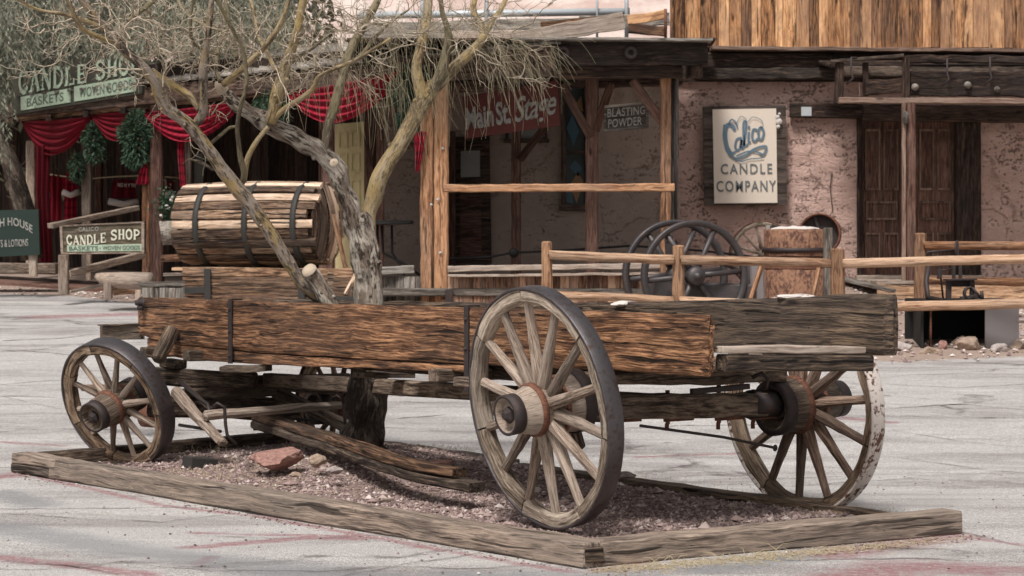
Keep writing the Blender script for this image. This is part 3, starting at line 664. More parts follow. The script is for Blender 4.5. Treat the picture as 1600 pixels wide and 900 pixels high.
# rear bolster and axle
ar = (cRF - cRN).normalized(); 
part('rear_axle', 'under', [(cRN + ar * .30 + V((0, 0, .0)), cRF - ar * .32, .13, .135, {'rough': .018}), ])
m = MB(); m.tube([cRN + ar * .16, cRN + ar * .42], [.07, .085], 16); m.build('axle_skein', M['iron'], wagon)
m = MB(); m.tube([cRF - ar * .42, cRF - ar * .16], [.085, .07], 16)
m.lathe(cRF - ar * .215, ar, [(.05, 0), (.09, 0), (.095, .02), (.05, .03)], 24)
m.build('axle_skein', M['iron'], wagon)
part('rear_bolster', 'under', [(cRN + ar * .22 + V((0, 0, .150)), cRF - ar * .18 + V((0, 0, .165)), .13, .07, {'rough': .022})])
for k in (.30, .50, .70, .84):
    m = MB(); q = cRN.lerp(cRF, k); m.beam(q + V((-.066, -.05, -.10)), q + V((-.066, -.05, .22 if k in (.3, .7) else .09)), .026, .012, up=(ug.x, ug.y, 0), rough=.002)
    m.beam(q + V((-.085, -.06, -.076)), q + V((.085, .06, -.076)), .02, .02, rough=.002)
    m.lathe(q + V((-.07, -.055, -.095)), (0, 0, -1), [(.0, .04), (.012, .04), (.012, 0)], 6)
    m.build('axle_clip', M['rust'], wagon)
m = MB(); m.tube([P(1000, 665, 11.0), P(1130, 683, 11.3), P(1212, 700, 11.6)], .008, 8); m.lathe(P(1212, 700, 11.6), ug, [(.01, 0), (.02, .004), (.01, .008)], 12)
m.build('brake_rod', M['iron'], wagon)
m = MB(); m.tube([P(1175, 590, 11.5), P(1190, 583, 11.5), P(1200, 592, 11.5), P(1196, 608, 11.5)], .012, 8)
m.beam(P(1080, 612, 11.3), P(1170, 604, 11.5), .03, .03, rough=.004); m.build('iron_bracket', M['iron'], wagon)
# brake blocks behind the near rear wheel
part('brake_beam', 'under', [(P(712, 596, 11.55), P(752, 598, 11.5), .09, .055)])
part('brake_beam', 'under', [(P(745, 640, 11.9), P(800, 636, 11.9), .10, .08)])
part('brake_beam', 'under', [(P(870, 565, 12.0), P(905, 700, 12.2), .07, .05)])
# iron work on the near board
def strap(x, y0, y1, a_, wd=.045):
    m = MB(); zt = CH - (y0 - HZ) / F * wp(a_, .26, 0).y; zb = CH - (y1 - HZ) / F * wp(a_, .26, 0).y
    m.beam(wp(a_, .262, zb), wp(a_, .262, zt + .004), .012, wd, up=(ug.x, ug.y, 0), rough=.002)
    m.beam(wp(a_, .265, zt + .004), wp(a_, .345, zt + .004), wd * .9, .010, up=(0, 0, 1), rough=.001)
    for f in (.12, .5, .85): m.lathe(wp(a_, .256, zb + (zt - zb) * f), -vg, [(0, .012), (.009, .010), (.012, 0)], 8)
    return m.build('iron_strap', M['iron'], wagon)
strap(374, 469, 568, 3.82, .05); strap(740, 479, 612, 1.08, .04)
part('stake', 'board_dark', [(P(246, 564, 14.45), P(271, 512, 14.62), .09, .10, {'rough': .016, 'ch': .25})])
m = MB(); m.lathe(P(222, 473, 15.0), -vg, [(0, .05), (.02, .05), (.022, .01), (.045, .008), (.045, 0)], 8); m.lathe(P(223, 481, 15.0), -vg, [(0, .04), (.016, .04), (.018, 0)], 8); m.build('bolt', M['iron'], wagon)
# front rail box sticking out ahead of the board
m = MB(); m.beam(P(160, 520, 15.9), P(222, 518, 15.5), .05, .115, rough=.002); m.beam(P(160, 508, 15.85), P(222, 506, 15.5), .09, .012, rough=.001); m.build('front_rail', M['board_dark'], wagon)
part('floor_cross_stub', 'under', [(P(348, 577, 13.9), P(420, 575, 13.8), .12, .045, {'rough': .012})])
part('floor_cross_stub', 'under', [(P(560, 586, 13.2), P(640, 586, 13.5), .12, .035)])
# front gear
part('front_bolster', 'under', [(P(225, 586, 14.7), P(400, 596, 14.6), .13, .12, {'rough': .01}), (P(380, 598, 14.9), P(545, 594, 15.2), .12, .10), (P(258, 566, 14.7), P(283, 570, 14.6), .12, .06)])
part('front_axle', 'under', [(P(238, 634, 14.35), P(460, 640, 15.2), .15, .16, {'rough': .02})])
part('sand_board', 'under', [(P(275, 618, 14.5), P(430, 606, 15.0), .12, .10, {'rough': .02}), (P(440, 606, 15.0), P(520, 612, 15.3), .1, .05)])
part('double_tree', 'spoke', [(P(318, 650, 13.7), P(535, 632, 14.3), .075, .072, {'rough': .012, 'ch': .35, 'h1': .055, 'w1': .05})], 'pale double tree bar hanging under the box')
part('hound', 'spoke', [(P(274, 612, 14.2), P(348, 693, 13.5), .085, .085, {'rough': .012, 'ch': .25, 'h1': .05})], 'pale diagonal brace under the box')
part('hound', 'under', [(P(285, 598, 14.6), P(330, 640, 14.2), .02, .03), (P(430, 612, 15.0), P(545, 668, 14.5), .08, .08)])
for cx, cy, rr in ((345, 640, .05), (531, 628, .05)):
    m = MB(); q0 = P(cx - 4, cy, 13.6 if cx < 400 else 14.1)
    m.tube([q0 + V((-.03, 0, .02)), q0 + V((0, -.05, .045)), q0 + V((.045, -.02, .02)), q0 + V((.05, -.01, -.10)), q0 + V((.06, 0, -.17)), q0 + V((.12, 0, -.23))], .012, 8)
    m.build('iron_clip', M['iron'], wagon)
m = MB(); m.tube([P(280, 595, 14.6), P(310, 622, 14.2), P(325, 632, 14.1), P(328, 646, 14.0)], .014, 8); m.build('iron_rod', M['iron'], wagon)
m = MB(); m.tube([P(280, 664, 14.9), P(345, 674, 14.6)], .012, 8); m.build('iron_rod', M['iron'], wagon)
m = MB(); m.tube([P(455, 655, 14.9), P(505, 657, 15.0)], .010, 8); m.build('iron_rod', M['iron'], wagon)
m = MB(); m.tube([P(400, 645, 14.8), P(402, 672, 14.8)], .03, 8)
m.build('iron_fitting', M['iron'], wagon)
m = MB(); m.tube([P(130, 606, 16.2), P(240, 606, 15.6)], .028, 10, rough=.1); m.build('cross_pole', M['spoke_brown'], wagon)
m = MB(); m.tube([P(215, 607, 15.9), P(216, 640, 15.9)], .035, 8); m.lathe(P(238, 645, 15.2), axis((.8, .6, 0), 0), [(0, -.08), (.10, -.08), (.11, 0), (.10, .1), (0, .1)], 20); m.build('king_pin_hub', M['rust'], wagon)
# brace inside near rear wheel
# fallen tongue lying in the bed
t_ = MB(); pts = [P(405, 655, 14.4), P(520, 690, 13.3), P(640, 730, 12.2), P(745, 752, 11.75)]
for a_, b_ in zip(pts[:-1], pts[1:]):
    pass
def poly_beam(m, pts, w_, h_, **k):
    q = []
    for i in range(len(pts) - 1):
        for s_ in range(8):
            u = s_ / 8; p0 = pts[max(i - 1, 0)]; p1 = pts[i]; p2 = pts[i + 1]; p3 = pts[min(i + 2, len(pts) - 1)]
            q.append(.5 * ((2 * p1) + (p2 - p0) * u + (2 * p0 - 5 * p1 + 4 * p2 - p3) * u * u + (3 * p1 - 3 * p2 + p3 - p0) * u ** 3))
    q.append(pts[-1]); off = random.random() * 40; vs, gs = [], []; L = 0; c = min(w_, h_) * .2
    for i, p in enumerate(q):
        d = (q[min(i + 1, len(q) - 1)] - q[max(i - 1, 0)]).normalized(); s_ = d.cross(V((0, 0, 1))).normalized(); u = s_.cross(d)
        if i: L += (p - q[i - 1]).length
        for (a_, b_) in [(-w_ / 2 + c, -h_ / 2), (w_ / 2 - c, -h_ / 2), (w_ / 2, -h_ / 2 + c), (w_ / 2, h_ / 2 - c), (w_ / 2 - c, h_ / 2), (-w_ / 2 + c, h_ / 2), (-w_ / 2, h_ / 2 - c), (-w_ / 2, -h_ / 2 + c)]:
            r_ = p + s_ * a_ + u * b_; r_ += u * (.007 * n3(r_, 5, off)); vs.append(r_); gs.append((off + L, a_, b_))
    n = len(q); fs = [(k_ * 8 + j, k_ * 8 + (j + 1) % 8, (k_ + 1) * 8 + (j + 1) % 8, (k_ + 1) * 8 + j) for k_ in range(n - 1) for j in range(8)]
    fs += [tuple(range(7, -1, -1)), tuple((n - 1) * 8 + j for j in range(8))]; m.add(vs, fs, gs, None, k.get('mat', 0))
tg = thing('wagon_tongue', (pts[2].x, pts[2].y, bedz(pts[2].x, pts[2].y)), 'long bent timber tongue lying on the gravel between red rock and near rear wheel', 'timber')
gp = [V((p.x, p.y, max(p.z, bedz(p.x, p.y) + .0))) for p in pts]
m = MB(); poly_beam(m, [p + V((0, 0, .018)) for p in gp[:3]] + [gp[3].lerp(gp[2], .25) + V((0, 0, .03))], .12, .055); m.build('upper_timber', M['tank'], tg)
m = MB(); poly_beam(m, [p + V((0, -.01, -.036)) for p in gp], .13, .055); m.build('lower_timber', M['under'], tg)

# ------------------------------------------------------------------ rocks in the bed
def rock(px, py, Y, sx, sy, sz, mat, label, seed, sub=4, rot=0, group='rocks lying in the gravel bed', dz=0):
    m = MB(); p = P(px, py, Y); m.rock((p.x, p.y, p.z + dz), sx, sy, sz, seed, 0, sub, rot); return m.build('rock', M[mat], None, label=label, cat='rock', group=group)
rock(430, 716, 13.0, .205, .15, .075, 'rockred', 'large flat red sandstone rock under the wagon beside the timber tongue', 3, 5, .2)
rock(497, 720, 12.9, .06, .06, .05, 'rocktan', 'rounded tan rock half hidden in dry grass right of the red rock', 5)
rock(525, 735, 12.6, .06, .04, .025, 'rockgrey', 'small pale stone beside the timber tongue', 6)
rock(460, 742, 12.5, .04, .03, .02, 'rocktan', 'small tan stone in front of the red rock', 8)
rock(690, 722, 12.9, .10, .06, .02, 'rockred', 'flat reddish stone lying behind the timber tongue', 9)
rock(975, 742, 11.9, .07, .05, .03, 'rockgrey', 'flat pinkish stone just right of the near rear wheel', 10)
rock(1440, 837, 11.0, .02, .015, .015, 'black', 'small dark stone on the asphalt by the right corner of the border', 11, 3, group='loose stones on the asphalt')
rock(90, 752, 13.6, .018, .014, .012, 'rockred', 'small reddish stone on the asphalt at the left border corner', 12, 3, group='loose stones on the asphalt')
m = MB(); m.beam(G(590, 784, .06), G(612, 781, .06), .02, .012, rough=.003); m.build('wood_splinter', M['palewood'], None, label='short pale splinter of wood on the gravel near the front timber', cat='splinter')
# flat drain box by the front wheel
m = MB(); p = P(292, 722, 13.6); m.beam(p, p + V((.16, .1, -.02)), .16, .07, ch=.06, rough=.001); m.build('metal_box', M['grease'], None, label='small grey metal box behind the small front wheel', cat='box')
# ------------------------------------------------------------------ the tree growing through the wagon
tree = thing('bare_tree', (TREE.x, TREE.y, bedz(TREE.x, TREE.y) - .02), 'bare twisted tree with grey and yellow bark growing up through the wagon bed', 'tree')
def cat_rom(pts, n=6):
    q = []
    for i in range(len(pts) - 1):
        p0 = pts[max(i - 1, 0)]; p1 = pts[i]; p2 = pts[i + 1]; p3 = pts[min(i + 2, len(pts) - 1)]
        for s_ in range(n):
            u = s_ / n; q.append(tuple(.5 * ((2 * b_) + (c_ - a_) * u + (2 * a_ - 5 * b_ + 4 * c_ - d_) * u * u + (3 * b_ - 3 * c_ + d_ - a_) * u ** 3) for a_, b_, c_, d_ in zip(p0, p1, p2, p3)))
    q.append(tuple(pts[-1])); return q
LIMBS = []
def limb(name, mat, pts, Y0=13.8, dY=0.0, sides=14, rough=.22, parent=tree, knots=0, n=6, yb=0.0):
    q = cat_rom(pts, n); N_ = len(q); w3, rr = [], []; sc_ = 1.0 if name == 'trunk' else (.88 if name == 'upper_trunk' else .80)
    for i, (x, y, r) in enumerate(q):
        Y = Y0 + dY * i / (N_ - 1) + yb * math.sin(i / N_ * 3.1); p = P(x, y, Y)
        w3.append(p + V((.010 * n3(p, 6), .03 * n3(p, 3, 4), 0))); rr.append(max(.0015, sc_ * r / F * Y))
    m = MB(); m.tube(w3, rr, sides, rough=rough, freq=9); 
    for k in range(knots):
        i = random.randrange(2, N_ - 2); d = V((random.uniform(-1, 1), random.uniform(-1, -.2), random.uniform(-.6, 1))).normalized()
        m.tube([w3[i] + d * rr[i] * .6, w3[i] + d * (rr[i] * 1.15 + .006), w3[i] + d * (rr[i] * 1.1 + .012)], [rr[i] * .34, rr[i] * .22, rr[i] * .10], 7, rough=.3)
    LIMBS.append((w3, rr)); return m.build(name, M[mat], parent)
tr_pts = [(570, 722, 45), (568, 706, 36), (566, 670, 31), (572, 620, 30), (576, 560, 27), (578, 500, 24), (576, 460, 23), (572, 420, 25), (566, 390, 24)]
limb('trunk', 'bark_trunk', tr_pts[:6], rough=.45, sides=22)
limb('upper_trunk', 'bark_grey', [(577, 530, 24), (578, 480, 24), (574, 430, 24), (566, 385, 25), (556, 345, 19), (543, 310, 17), (532, 280, 17), (519, 255, 18), (495, 234, 17), (455, 212, 16), (415, 191, 16), (385, 174, 14), (362, 156, 12), (346, 138, 10)], rough=.42, sides=20, knots=14, dY=-.3)
limb('limb', 'bark_grey', [(590, 480, 12), (587, 430, 14), (580, 380, 14), (574, 345, 12), (568, 335, 9)], 13.7, rough=.4, knots=4)
limb('limb', 'bark_yellow', [(578, 400, 15), (575, 350, 15), (582, 315, 16), (597, 270, 17), (618, 235, 16), (640, 198, 16), (655, 168, 17), (672, 145, 16), (690, 126, 13), (712, 103, 11.5), (738, 80, 10.5), (757, 55, 8)], 13.75, .3, knots=8, sides=16, rough=.16)
limb('limb', 'bark_yellow', [(662, 158, 13), (654, 130, 12), (652, 100, 11), (660, 62, 10), (668, 25, 9), (672, -30, 8)], 13.9, .3, knots=3, rough=.16)
limb('limb', 'bark_olive', [(680, 138, 11), (692, 100, 10), (700, 65, 9), (697, 40, 6), (690, 15, 5), (686, -25, 4)], 13.9, -.2, knots=2, rough=.16)
limb('limb', 'bark_yellow', [(756, 58, 8), (752, 40, 7), (740, 15, 6), (748, -20, 5)], 14.05, .2, rough=.16)
limb('limb', 'bark_yellow', [(756, 58, 7), (765, 40, 6), (785, 10, 5), (800, -25, 4)], 14.05, .4, rough=.16)
limb('limb', 'bark_mix', [(560, 560, 12), (528, 492, 11), (495, 462, 12), (468, 440, 12), (447, 405, 12), (425, 368, 13), (395, 325, 15), (365, 288, 14), (335, 248, 13), (312, 217, 13), (292, 192, 12), (265, 172, 11), (250, 150, 11), (243, 128, 10), (220, 102, 10), (192, 75, 9), (160, 38, 9), (125, -5, 8), (100, -35, 7)], 13.6, -.8, knots=18, sides=16, rough=.2)
limb('cut_stump', 'bark_grey', [(530, 500, 14), (516, 472, 15), (500, 450, 16), (486, 428, 16), (480, 418, 14)], 13.35, rough=.3, knots=2)
m = MB(); m.lathe(P(482, 421, 13.30), (V((-.45, -.6, .65))), [(0, .012), (.022, .012), (.045, .006), (.052, -.012)], 18); m.build('cut_face', M['cutwood'], tree)
m = MB(); m.lathe(P(344, 137, 13.45), (V((-.5, -.45, .6))), [(0, .05), (.018, .035), (.032, .01), (.04, -.03)], 12, rough=.012); m.build('torn_wood', M['cutwood'], tree); m = MB(); m.lathe(P(524, 258, 13.44), V((-.1, -.9, .3)), [(0, .062), (.018, .056), (.03, .045)], 14, rough=.01); m.build('torn_wood', M['cutwood'], tree)
limb('limb', 'bark_yellow', [(424, 192, 11), (432, 155, 14), (442, 120, 13), (452, 88, 10), (462, 55, 9), (470, 20, 8), (480, -30, 7)], 13.5, -.2, knots=4, rough=.16)
limb('limb', 'bark_olive', [(508, 235, 6), (512, 198, 9), (524, 160, 10), (535, 115, 9), (550, 75, 9), (568, 40, 8), (588, 5, 7), (600, -30, 6)], 13.6, .4, knots=3, rough=.16)
limb('limb', 'bark_yellow', [(426, 190, 6), (445, 170, 5.5), (470, 155, 5.5), (490, 138, 5), (498, 120, 4.5), (520, 108, 4), (545, 98, 4), (570, 85, 3.5), (610, 60, 2.5)], 13.5, -.4, rough=.2, sides=9, knots=3)
limb('limb', 'bark_yellow', [(350, 132, 7), (375, 110, 6.5), (400, 88, 6), (420, 65, 6), (438, 35, 5), (452, -10, 4.5)], 13.3, -.3, rough=.16, sides=10)
limb('limb', 'bark_mix', [(300, 200, 8), (318, 175, 9), (317, 140, 9), (318, 110, 9), (322, 75, 7), (328, 40, 6), (332, -20, 5)], 13.3, -.3, knots=3, sides=12, rough=.16)
limb('limb', 'bark_yellow', [(312, 172, 6), (298, 152, 8), (270, 133, 8), (248, 120, 8), (236, 110, 6)], 13.25, rough=.14, sides=12)
limb('limb', 'bark_olive', [(374, 296, 5), (380, 270, 6), (374, 230, 5), (371, 190, 4.5), (385, 130, 4.5), (380, 80, 4), (360, 40, 4), (335, -10, 4)], 13.4, -.6, knots=2, sides=9, rough=.16)
limb('limb', 'bark_yellow', [(380, 285, 5), (386, 250, 5.5), (400, 222, 5), (420, 198, 4.5)], 13.4, rough=.16, sides=9)
limb('limb', 'bark_olive', [(345, 128, 4.5), (338, 100, 4), (345, 65, 4), (358, 40, 4), (352, 0, 3), (345, -30, 3)], 13.3, .3, rough=.16, sides=8)
limb('limb', 'bark_olive', [(370, 90, 4.5), (362, 55, 4), (345, 10, 4), (330, -30, 4)], 13.3, .3, rough=.16, sides=8)
limb('limb', 'bark_olive', [(355, 50, 4), (320, 40, 3.5), (290, 20, 3), (270, -20, 3)], 13.3, .3, rough=.16, sides=8)
limb('limb', 'bark_olive', [(340, 85, 3), (305, 70, 3), (298, 40, 3), (303, -10, 2.5)], 13.3, -.3, rough=.16, sides=8)
limb('limb', 'bark_yellow', [(432, 110, 5), (415, 75, 4.5), (400, 45, 4), (392, 0, 3.5), (388, -30, 3)], 13.4, .3, rough=.16, sides=8)
limb('limb', 'bark_olive', [(455, 95, 4), (480, 80, 4), (500, 65, 3), (520, 50, 2)], 13.4, .3, rough=.16, sides=8)
limb('limb', 'bark_olive', [(545, 100, 4), (570, 80, 4), (590, 55, 3.5), (610, 35, 2.5), (640, 15, 2)], 13.8, .3, rough=.16, sides=8)
limb('limb', 'bark_yellow', [(166, 45, 6), (130, 32, 5), (100, 22, 4), (60, 15, 3), (20, -5, 2)], 12.9, -.3, rough=.16, sides=8)
limb('limb', 'bark_olive', [(200, 32, 4), (240, 0, 5), (260, -25, 5)], 12.9, .3, rough=.16, sides=8)
limb('limb', 'bark_yellow', [(185, 70, 5), (160, 60, 5), (130, 45, 5), (115, 20, 4), (100, -10, 3.5)], 12.9, -.4, rough=.16, sides=8)
limb('limb', 'bark_mix', [(335, 265, 4), (318, 255, 3.5), (300, 250, 2)], 13.5, -.1, rough=.16, sides=8)
limb('limb', 'bark_olive', [(325, 228, 4), (340, 215, 4), (358, 200, 3.5), (368, 198, 3)], 13.4, -.1, rough=.16, sides=8)

# crooked pale twigs
def twig(m, x, y, ang, L, r, Y, depth, crook=.55, mat=0, sides=4):
    n = max(3, int(L / 9)); pts = []; px, py, a_ = x, y, ang; YY = Y; dy = random.uniform(-.012, .012)
    for i in range(n + 1):
        pts.append((px, py, YY)); a_ += random.gauss(0, crook); a_ = a_ * .85 + ang * .15 if crook > .2 else a_
        px += math.cos(a_) * L / n; py -= math.sin(a_) * L / n; YY += dy * (L / n) / 2
    w3 = [P(*p) for p in pts]; m.tube(w3, [max(.0008, r * (1 - .75 * i / n)) for i in range(n + 1)], sides, mat, cap=False)
    if depth > 0:
        for k in range(random.choice((2, 3, 4))):
            i = random.randrange(1, n); twig(m, pts[i][0], pts[i][1], ang + random.choice((-1, 1)) * random.uniform(.4, 1.2), L * random.uniform(.35, .65), r * .62, pts[i][2], depth - 1, crook, mat, sides)
tw = MB()
for k in range(44):
    x, y = random.choice(((165, 45), (190, 70), (215, 95), (235, 115), (125, 30), (225, 60), (270, 90), (250, 125), (200, 40), (240, 40))); x += random.uniform(-15, 15); y += random.uniform(-15, 15)
    twig(tw, x, y, random.uniform(-.6, 3.6), random.uniform(45, 120), .0065, 13 + random.uniform(-.35, .35), 2)
for k in range(46):
    x, y = random.choice(((330, 60), (350, 100), (400, 60), (440, 60), (320, 90), (420, 110), (365, 110), (460, 60), (480, 100), (395, 90), (300, 60))); x += random.uniform(-12, 12); y += random.uniform(-12, 12)
    twig(tw, x, y, random.uniform(-.8, 3.9), random.uniform(35, 90), .005, 13.4 + random.uniform(-.4, .4), 2)
for k in range(44):
    x, y = random.choice(((560, 50), (600, 30), (540, 100), (650, 60), (740, 40), (760, 60), (500, 110), (700, 50))); x += random.uniform(-10, 10); y += random.uniform(-10, 10)
    twig(tw, x, y, random.uniform(-.5, 3.6), random.uniform(50, 130), .005, 13.9 + random.uniform(-.3, .3), 2, .4)
for (x, y, an, L) in ((240, 130, 2.9, 60), (300, 160, -.4, 40), (330, 180, .4, 50), (115, 45, 3.0, 90), (120, 60, 3.4, 110), (745, 85, .3, 120), (800, 50, .2, 90), (70, 45, 3.3, 60), (560, 96, -.1, 70), (700, 82, .1, 40), (255, 90, 3.6, 150), (300, 125, 2.7, 120)):
    twig(tw, x, y, an, L, .006, 13.3, 2)
tw.build('twigs', M['twig'], tree, kind='stuff')
# hanging fine strands
def strand(m, x, y, ang, L, r, Y, gravity=.05, mat=0):
    n = 6; pts = []; px, py, a_ = x, y, ang; cv = random.gauss(0, .05)
    for i in range(n + 1):
        pts.append(P(px, py, Y)); a_ += cv + random.gauss(0, .035)
        tgt = -math.pi / 2; a_ += (tgt - a_) * gravity
        px += math.cos(a_) * L / n; py -= math.sin(a_) * L / n; Y += random.uniform(-.01, .01)
    m.tube(pts, [r * (1 - .5 * i / n) for i in range(n + 1)], 3, mat, cap=False)
st = MB()
def bunch(cx, cy, rx, ry, n, a0, a1, l0, l1, Y=13.9, r=.0015, g=.14):
    for _ in range(int(n * .52)):
        strand(st, cx + random.gauss(0, rx), cy + random.gauss(0, ry), random.uniform(a0, a1), random.uniform(l0, l1), r * random.uniform(.7, 1.3), Y + random.uniform(-.4, .4), g)
bunch(560, 95, 55, 22, 120, -1.8, -.7, 45, 120); bunch(480, 105, 40, 20, 70, -1.9, -.7, 40, 100); bunch(760, 70, 30, 14, 70, -1.5, -.1, 50, 130)
bunch(795, 85, 28, 14, 60, -1.5, -.2, 50, 120); bunch(740, 105, 30, 14, 26, -1.6, -1.0, 80, 150); bunch(700, 30, 60, 18, 100, -2.2, -.3, 40, 110); bunch(620, 25, 60, 20, 100, -2.2, -.5, 40, 110)
bunch(500, 30, 60, 22, 100, -2.6, -.3, 40, 110); bunch(400, 40, 60, 25, 70, -2.8, -.4, 30, 80); bunch(830, 60, 25, 18, 60, -1.2, .2, 30, 80); bunch(600, 140, 60, 15, 60, -1.7, -1.1, 50, 110); bunch(640, 100, 30, 20, 70, -1.8, -1.0, 50, 110)
bunch(330, 20, 60, 20, 90, -2.8, -.2, 30, 70)
st.build('hanging_twigs', M['strand'], tree, kind='stuff')

# dry grass in and around the bed
ds = MB()
def tuft(p, n, spread, hgt, base=bedz):
    for _ in range(n):
        x = p.x + random.gauss(0, spread); y = p.y + random.gauss(0, spread); z = base(x, y); a_ = random.random() * 6.28; L = hgt * random.uniform(.3, 1.2); ln = random.uniform(.3, 1.5)
        q = [V((x, y, z)), V((x + math.cos(a_) * L * ln * .4, y + math.sin(a_) * L * ln * .4, z + L * .7)), V((x + math.cos(a_) * L * ln, y + math.sin(a_) * L * ln, z + L * (.9 if ln < .9 else .4)))]
        ds.tube(q, [.0014, .0011, .0006], 3, cap=False)
for (x, y, n, s_, h) in ((280, 750, 200, .22, .016), (360, 757, 220, .25, .016), (450, 765, 140, .25, .014), (560, 775, 120, .3, .014), (700, 790, 120, .3, .014), (1050, 800, 90, .3, .014), (880, 770, 90, .3, .014), (500, 720, 90, .10, .10), (545, 735, 60, .12, .06), (330, 745, 110, .22, .03), (420, 742, 110, .22, .035), (300, 742, 60, .2, .03), (620, 725, 90, .25, .04), (700, 712, 80, .2, .04), (330, 705, 40, .1, .06), (640, 770, 60, .3, .02), (1000, 742, 60, .2, .03), (1100, 760, 70, .25, .03), (1200, 785, 60, .2, .03), (1330, 795, 60, .15, .03), (480, 700, 30, .06, .16)):
    tuft(G(x, y, .05), n, s_, h)
ds.build('dry_grass', M['straw'], label='dry straw coloured grass tufts scattered in the gravel bed', kind='stuff')
ds = MB()
for k in range(1300):
    p = B.lerp(C_, random.betavariate(1.5, 2.2)) + V((.06, -.07, 0)) + V((random.gauss(0, .08), -abs(random.gauss(0, .09)), 0)); a_ = random.random() * 6.28; L = random.uniform(.02, .06); z = gz(p.x, p.y) + .006
    ds.tube([V((p.x, p.y, z)), V((p.x + math.cos(a_) * L, p.y + math.sin(a_) * L, z + random.uniform(0, .014)))], [.0015, .0008], 3, cap=False)
for k in range(14):
    p = B.lerp(C_, random.uniform(.1, .5)) + V((.05, -.08, 0)); a_ = random.random() * 6.28; L = random.uniform(.05, .16); z = gz(p.x, p.y) + .006
    ds.tube([V((p.x, p.y, z)), V((p.x + math.cos(a_) * L * .5, p.y, z + L * .35)), V((p.x + math.cos(a_) * L, p.y, z + L * .4))], [.0018, .0015, .0008], 3, cap=False)
ds.build('straw_litter', M['straw'], label='pale straw litter along the outside of the right border timber', kind='stuff')

# ================================================================== BACKGROUND
def one(name, mat, fn, parent=None, **tags):
    m = MB(); fn(m); return m.build(name, mat if isinstance(mat, list) else M[mat], parent, **tags)
def vbeam(m, x0, x1, yt, yb, Y, dep=None, rough=.006, **k):
    wd = (x1 - x0) / F * Y; xc = (x0 + x1) / 2; m.beam(P(xc, yb, Y), P(xc, yt, Y), dep or wd, wd, up=(1, 0, 0), rough=rough, **k)
def hbeam(m, x0, x1, ya, yb, Y, h_px, dep=.12, Yb=None, rough=.006, **k):
    Yb = Yb or Y; hh = h_px / F * Y; m.beam(P(x0, ya, Y), P(x1, yb, Yb), dep, hh, rough=rough, **k)
def planks(m, p0, p1, z0, z1, n, th=.03, jit=.02, gap=.006, lean=0):
    p0, p1 = V(p0), V(p1); d = p1 - p0; nn = V((-d.y, d.x, 0)).normalized(); ed = [0.0]
    for i in range(n): ed.append(ed[-1] + random.uniform(.6, 1.4))
    ed = [e / ed[-1] for e in ed]
    for i in range(n):
        a_ = p0 + d * ed[i]; b_ = p0 + d * ed[i + 1]; c = (a_ + b_) / 2 + nn * random.uniform(-.006, .006); wd = (b_ - a_).length - gap
        zt = z1 + random.uniform(-jit, jit); zb = z0 + random.uniform(-jit, jit)
        m.beam((c.x, c.y, zb), (c.x, c.y, zt), th, wd, up=d, seg=4, ch=.1, rough=.003)

# ---- text and sign helpers
def text_pts(txt, bold=0.0, shear=0.0, spacing=1.0):
    cu = bpy.data.curves.new('t', 'FONT'); cu.body = txt; cu.offset = bold; cu.shear = shear; cu.space_character = spacing; cu.resolution_u = 4
    o = bpy.data.objects.new('t', cu); COL.objects.link(o); bpy.context.view_layer.update()
    me = bpy.data.meshes.new_from_object(o); vs = [(v.co.x, v.co.y) for v in me.vertices]; fs = [tuple(p.vertices) for p in me.polygons]
    bpy.data.objects.remove(o); bpy.data.curves.remove(cu); bpy.data.meshes.remove(me)
    x0 = min(v[0] for v in vs); x1 = max(v[0] for v in vs); y0 = min(v[1] for v in vs); y1 = max(v[1] for v in vs)
    return [((x - x0) / (x1 - x0), (y - y0) / (y1 - y0)) for x, y in vs], fs
def ribbon(pts, w):
    vs, fs = [], []; n = len(pts)
    for i, (x, y) in enumerate(pts):
        a_ = pts[max(i - 1, 0)]; b_ = pts[min(i + 1, n - 1)]; dx, dy = b_[0] - a_[0], b_[1] - a_[1]; L = math.hypot(dx, dy) or 1
        ww = (w[i] if hasattr(w, '__len__') else w) / 2; vs += [(x - dy / L * ww, y + dx / L * ww), (x + dy / L * ww, y - dx / L * ww)]
    fs = [(2 * i, 2 * i + 1, 2 * i + 3, 2 * i + 2) for i in range(n - 1)]; return vs, fs
def crv(pts, n=5): return [p[:2] for p in cat_rom(pts, n)]
T_, H_ = .24, .10
SER = lambda x: [([(x - .17, .04), (x + .17, .04)], .08)]; SET = lambda x: [([(x - .17, .96), (x + .17, .96)], .08)]
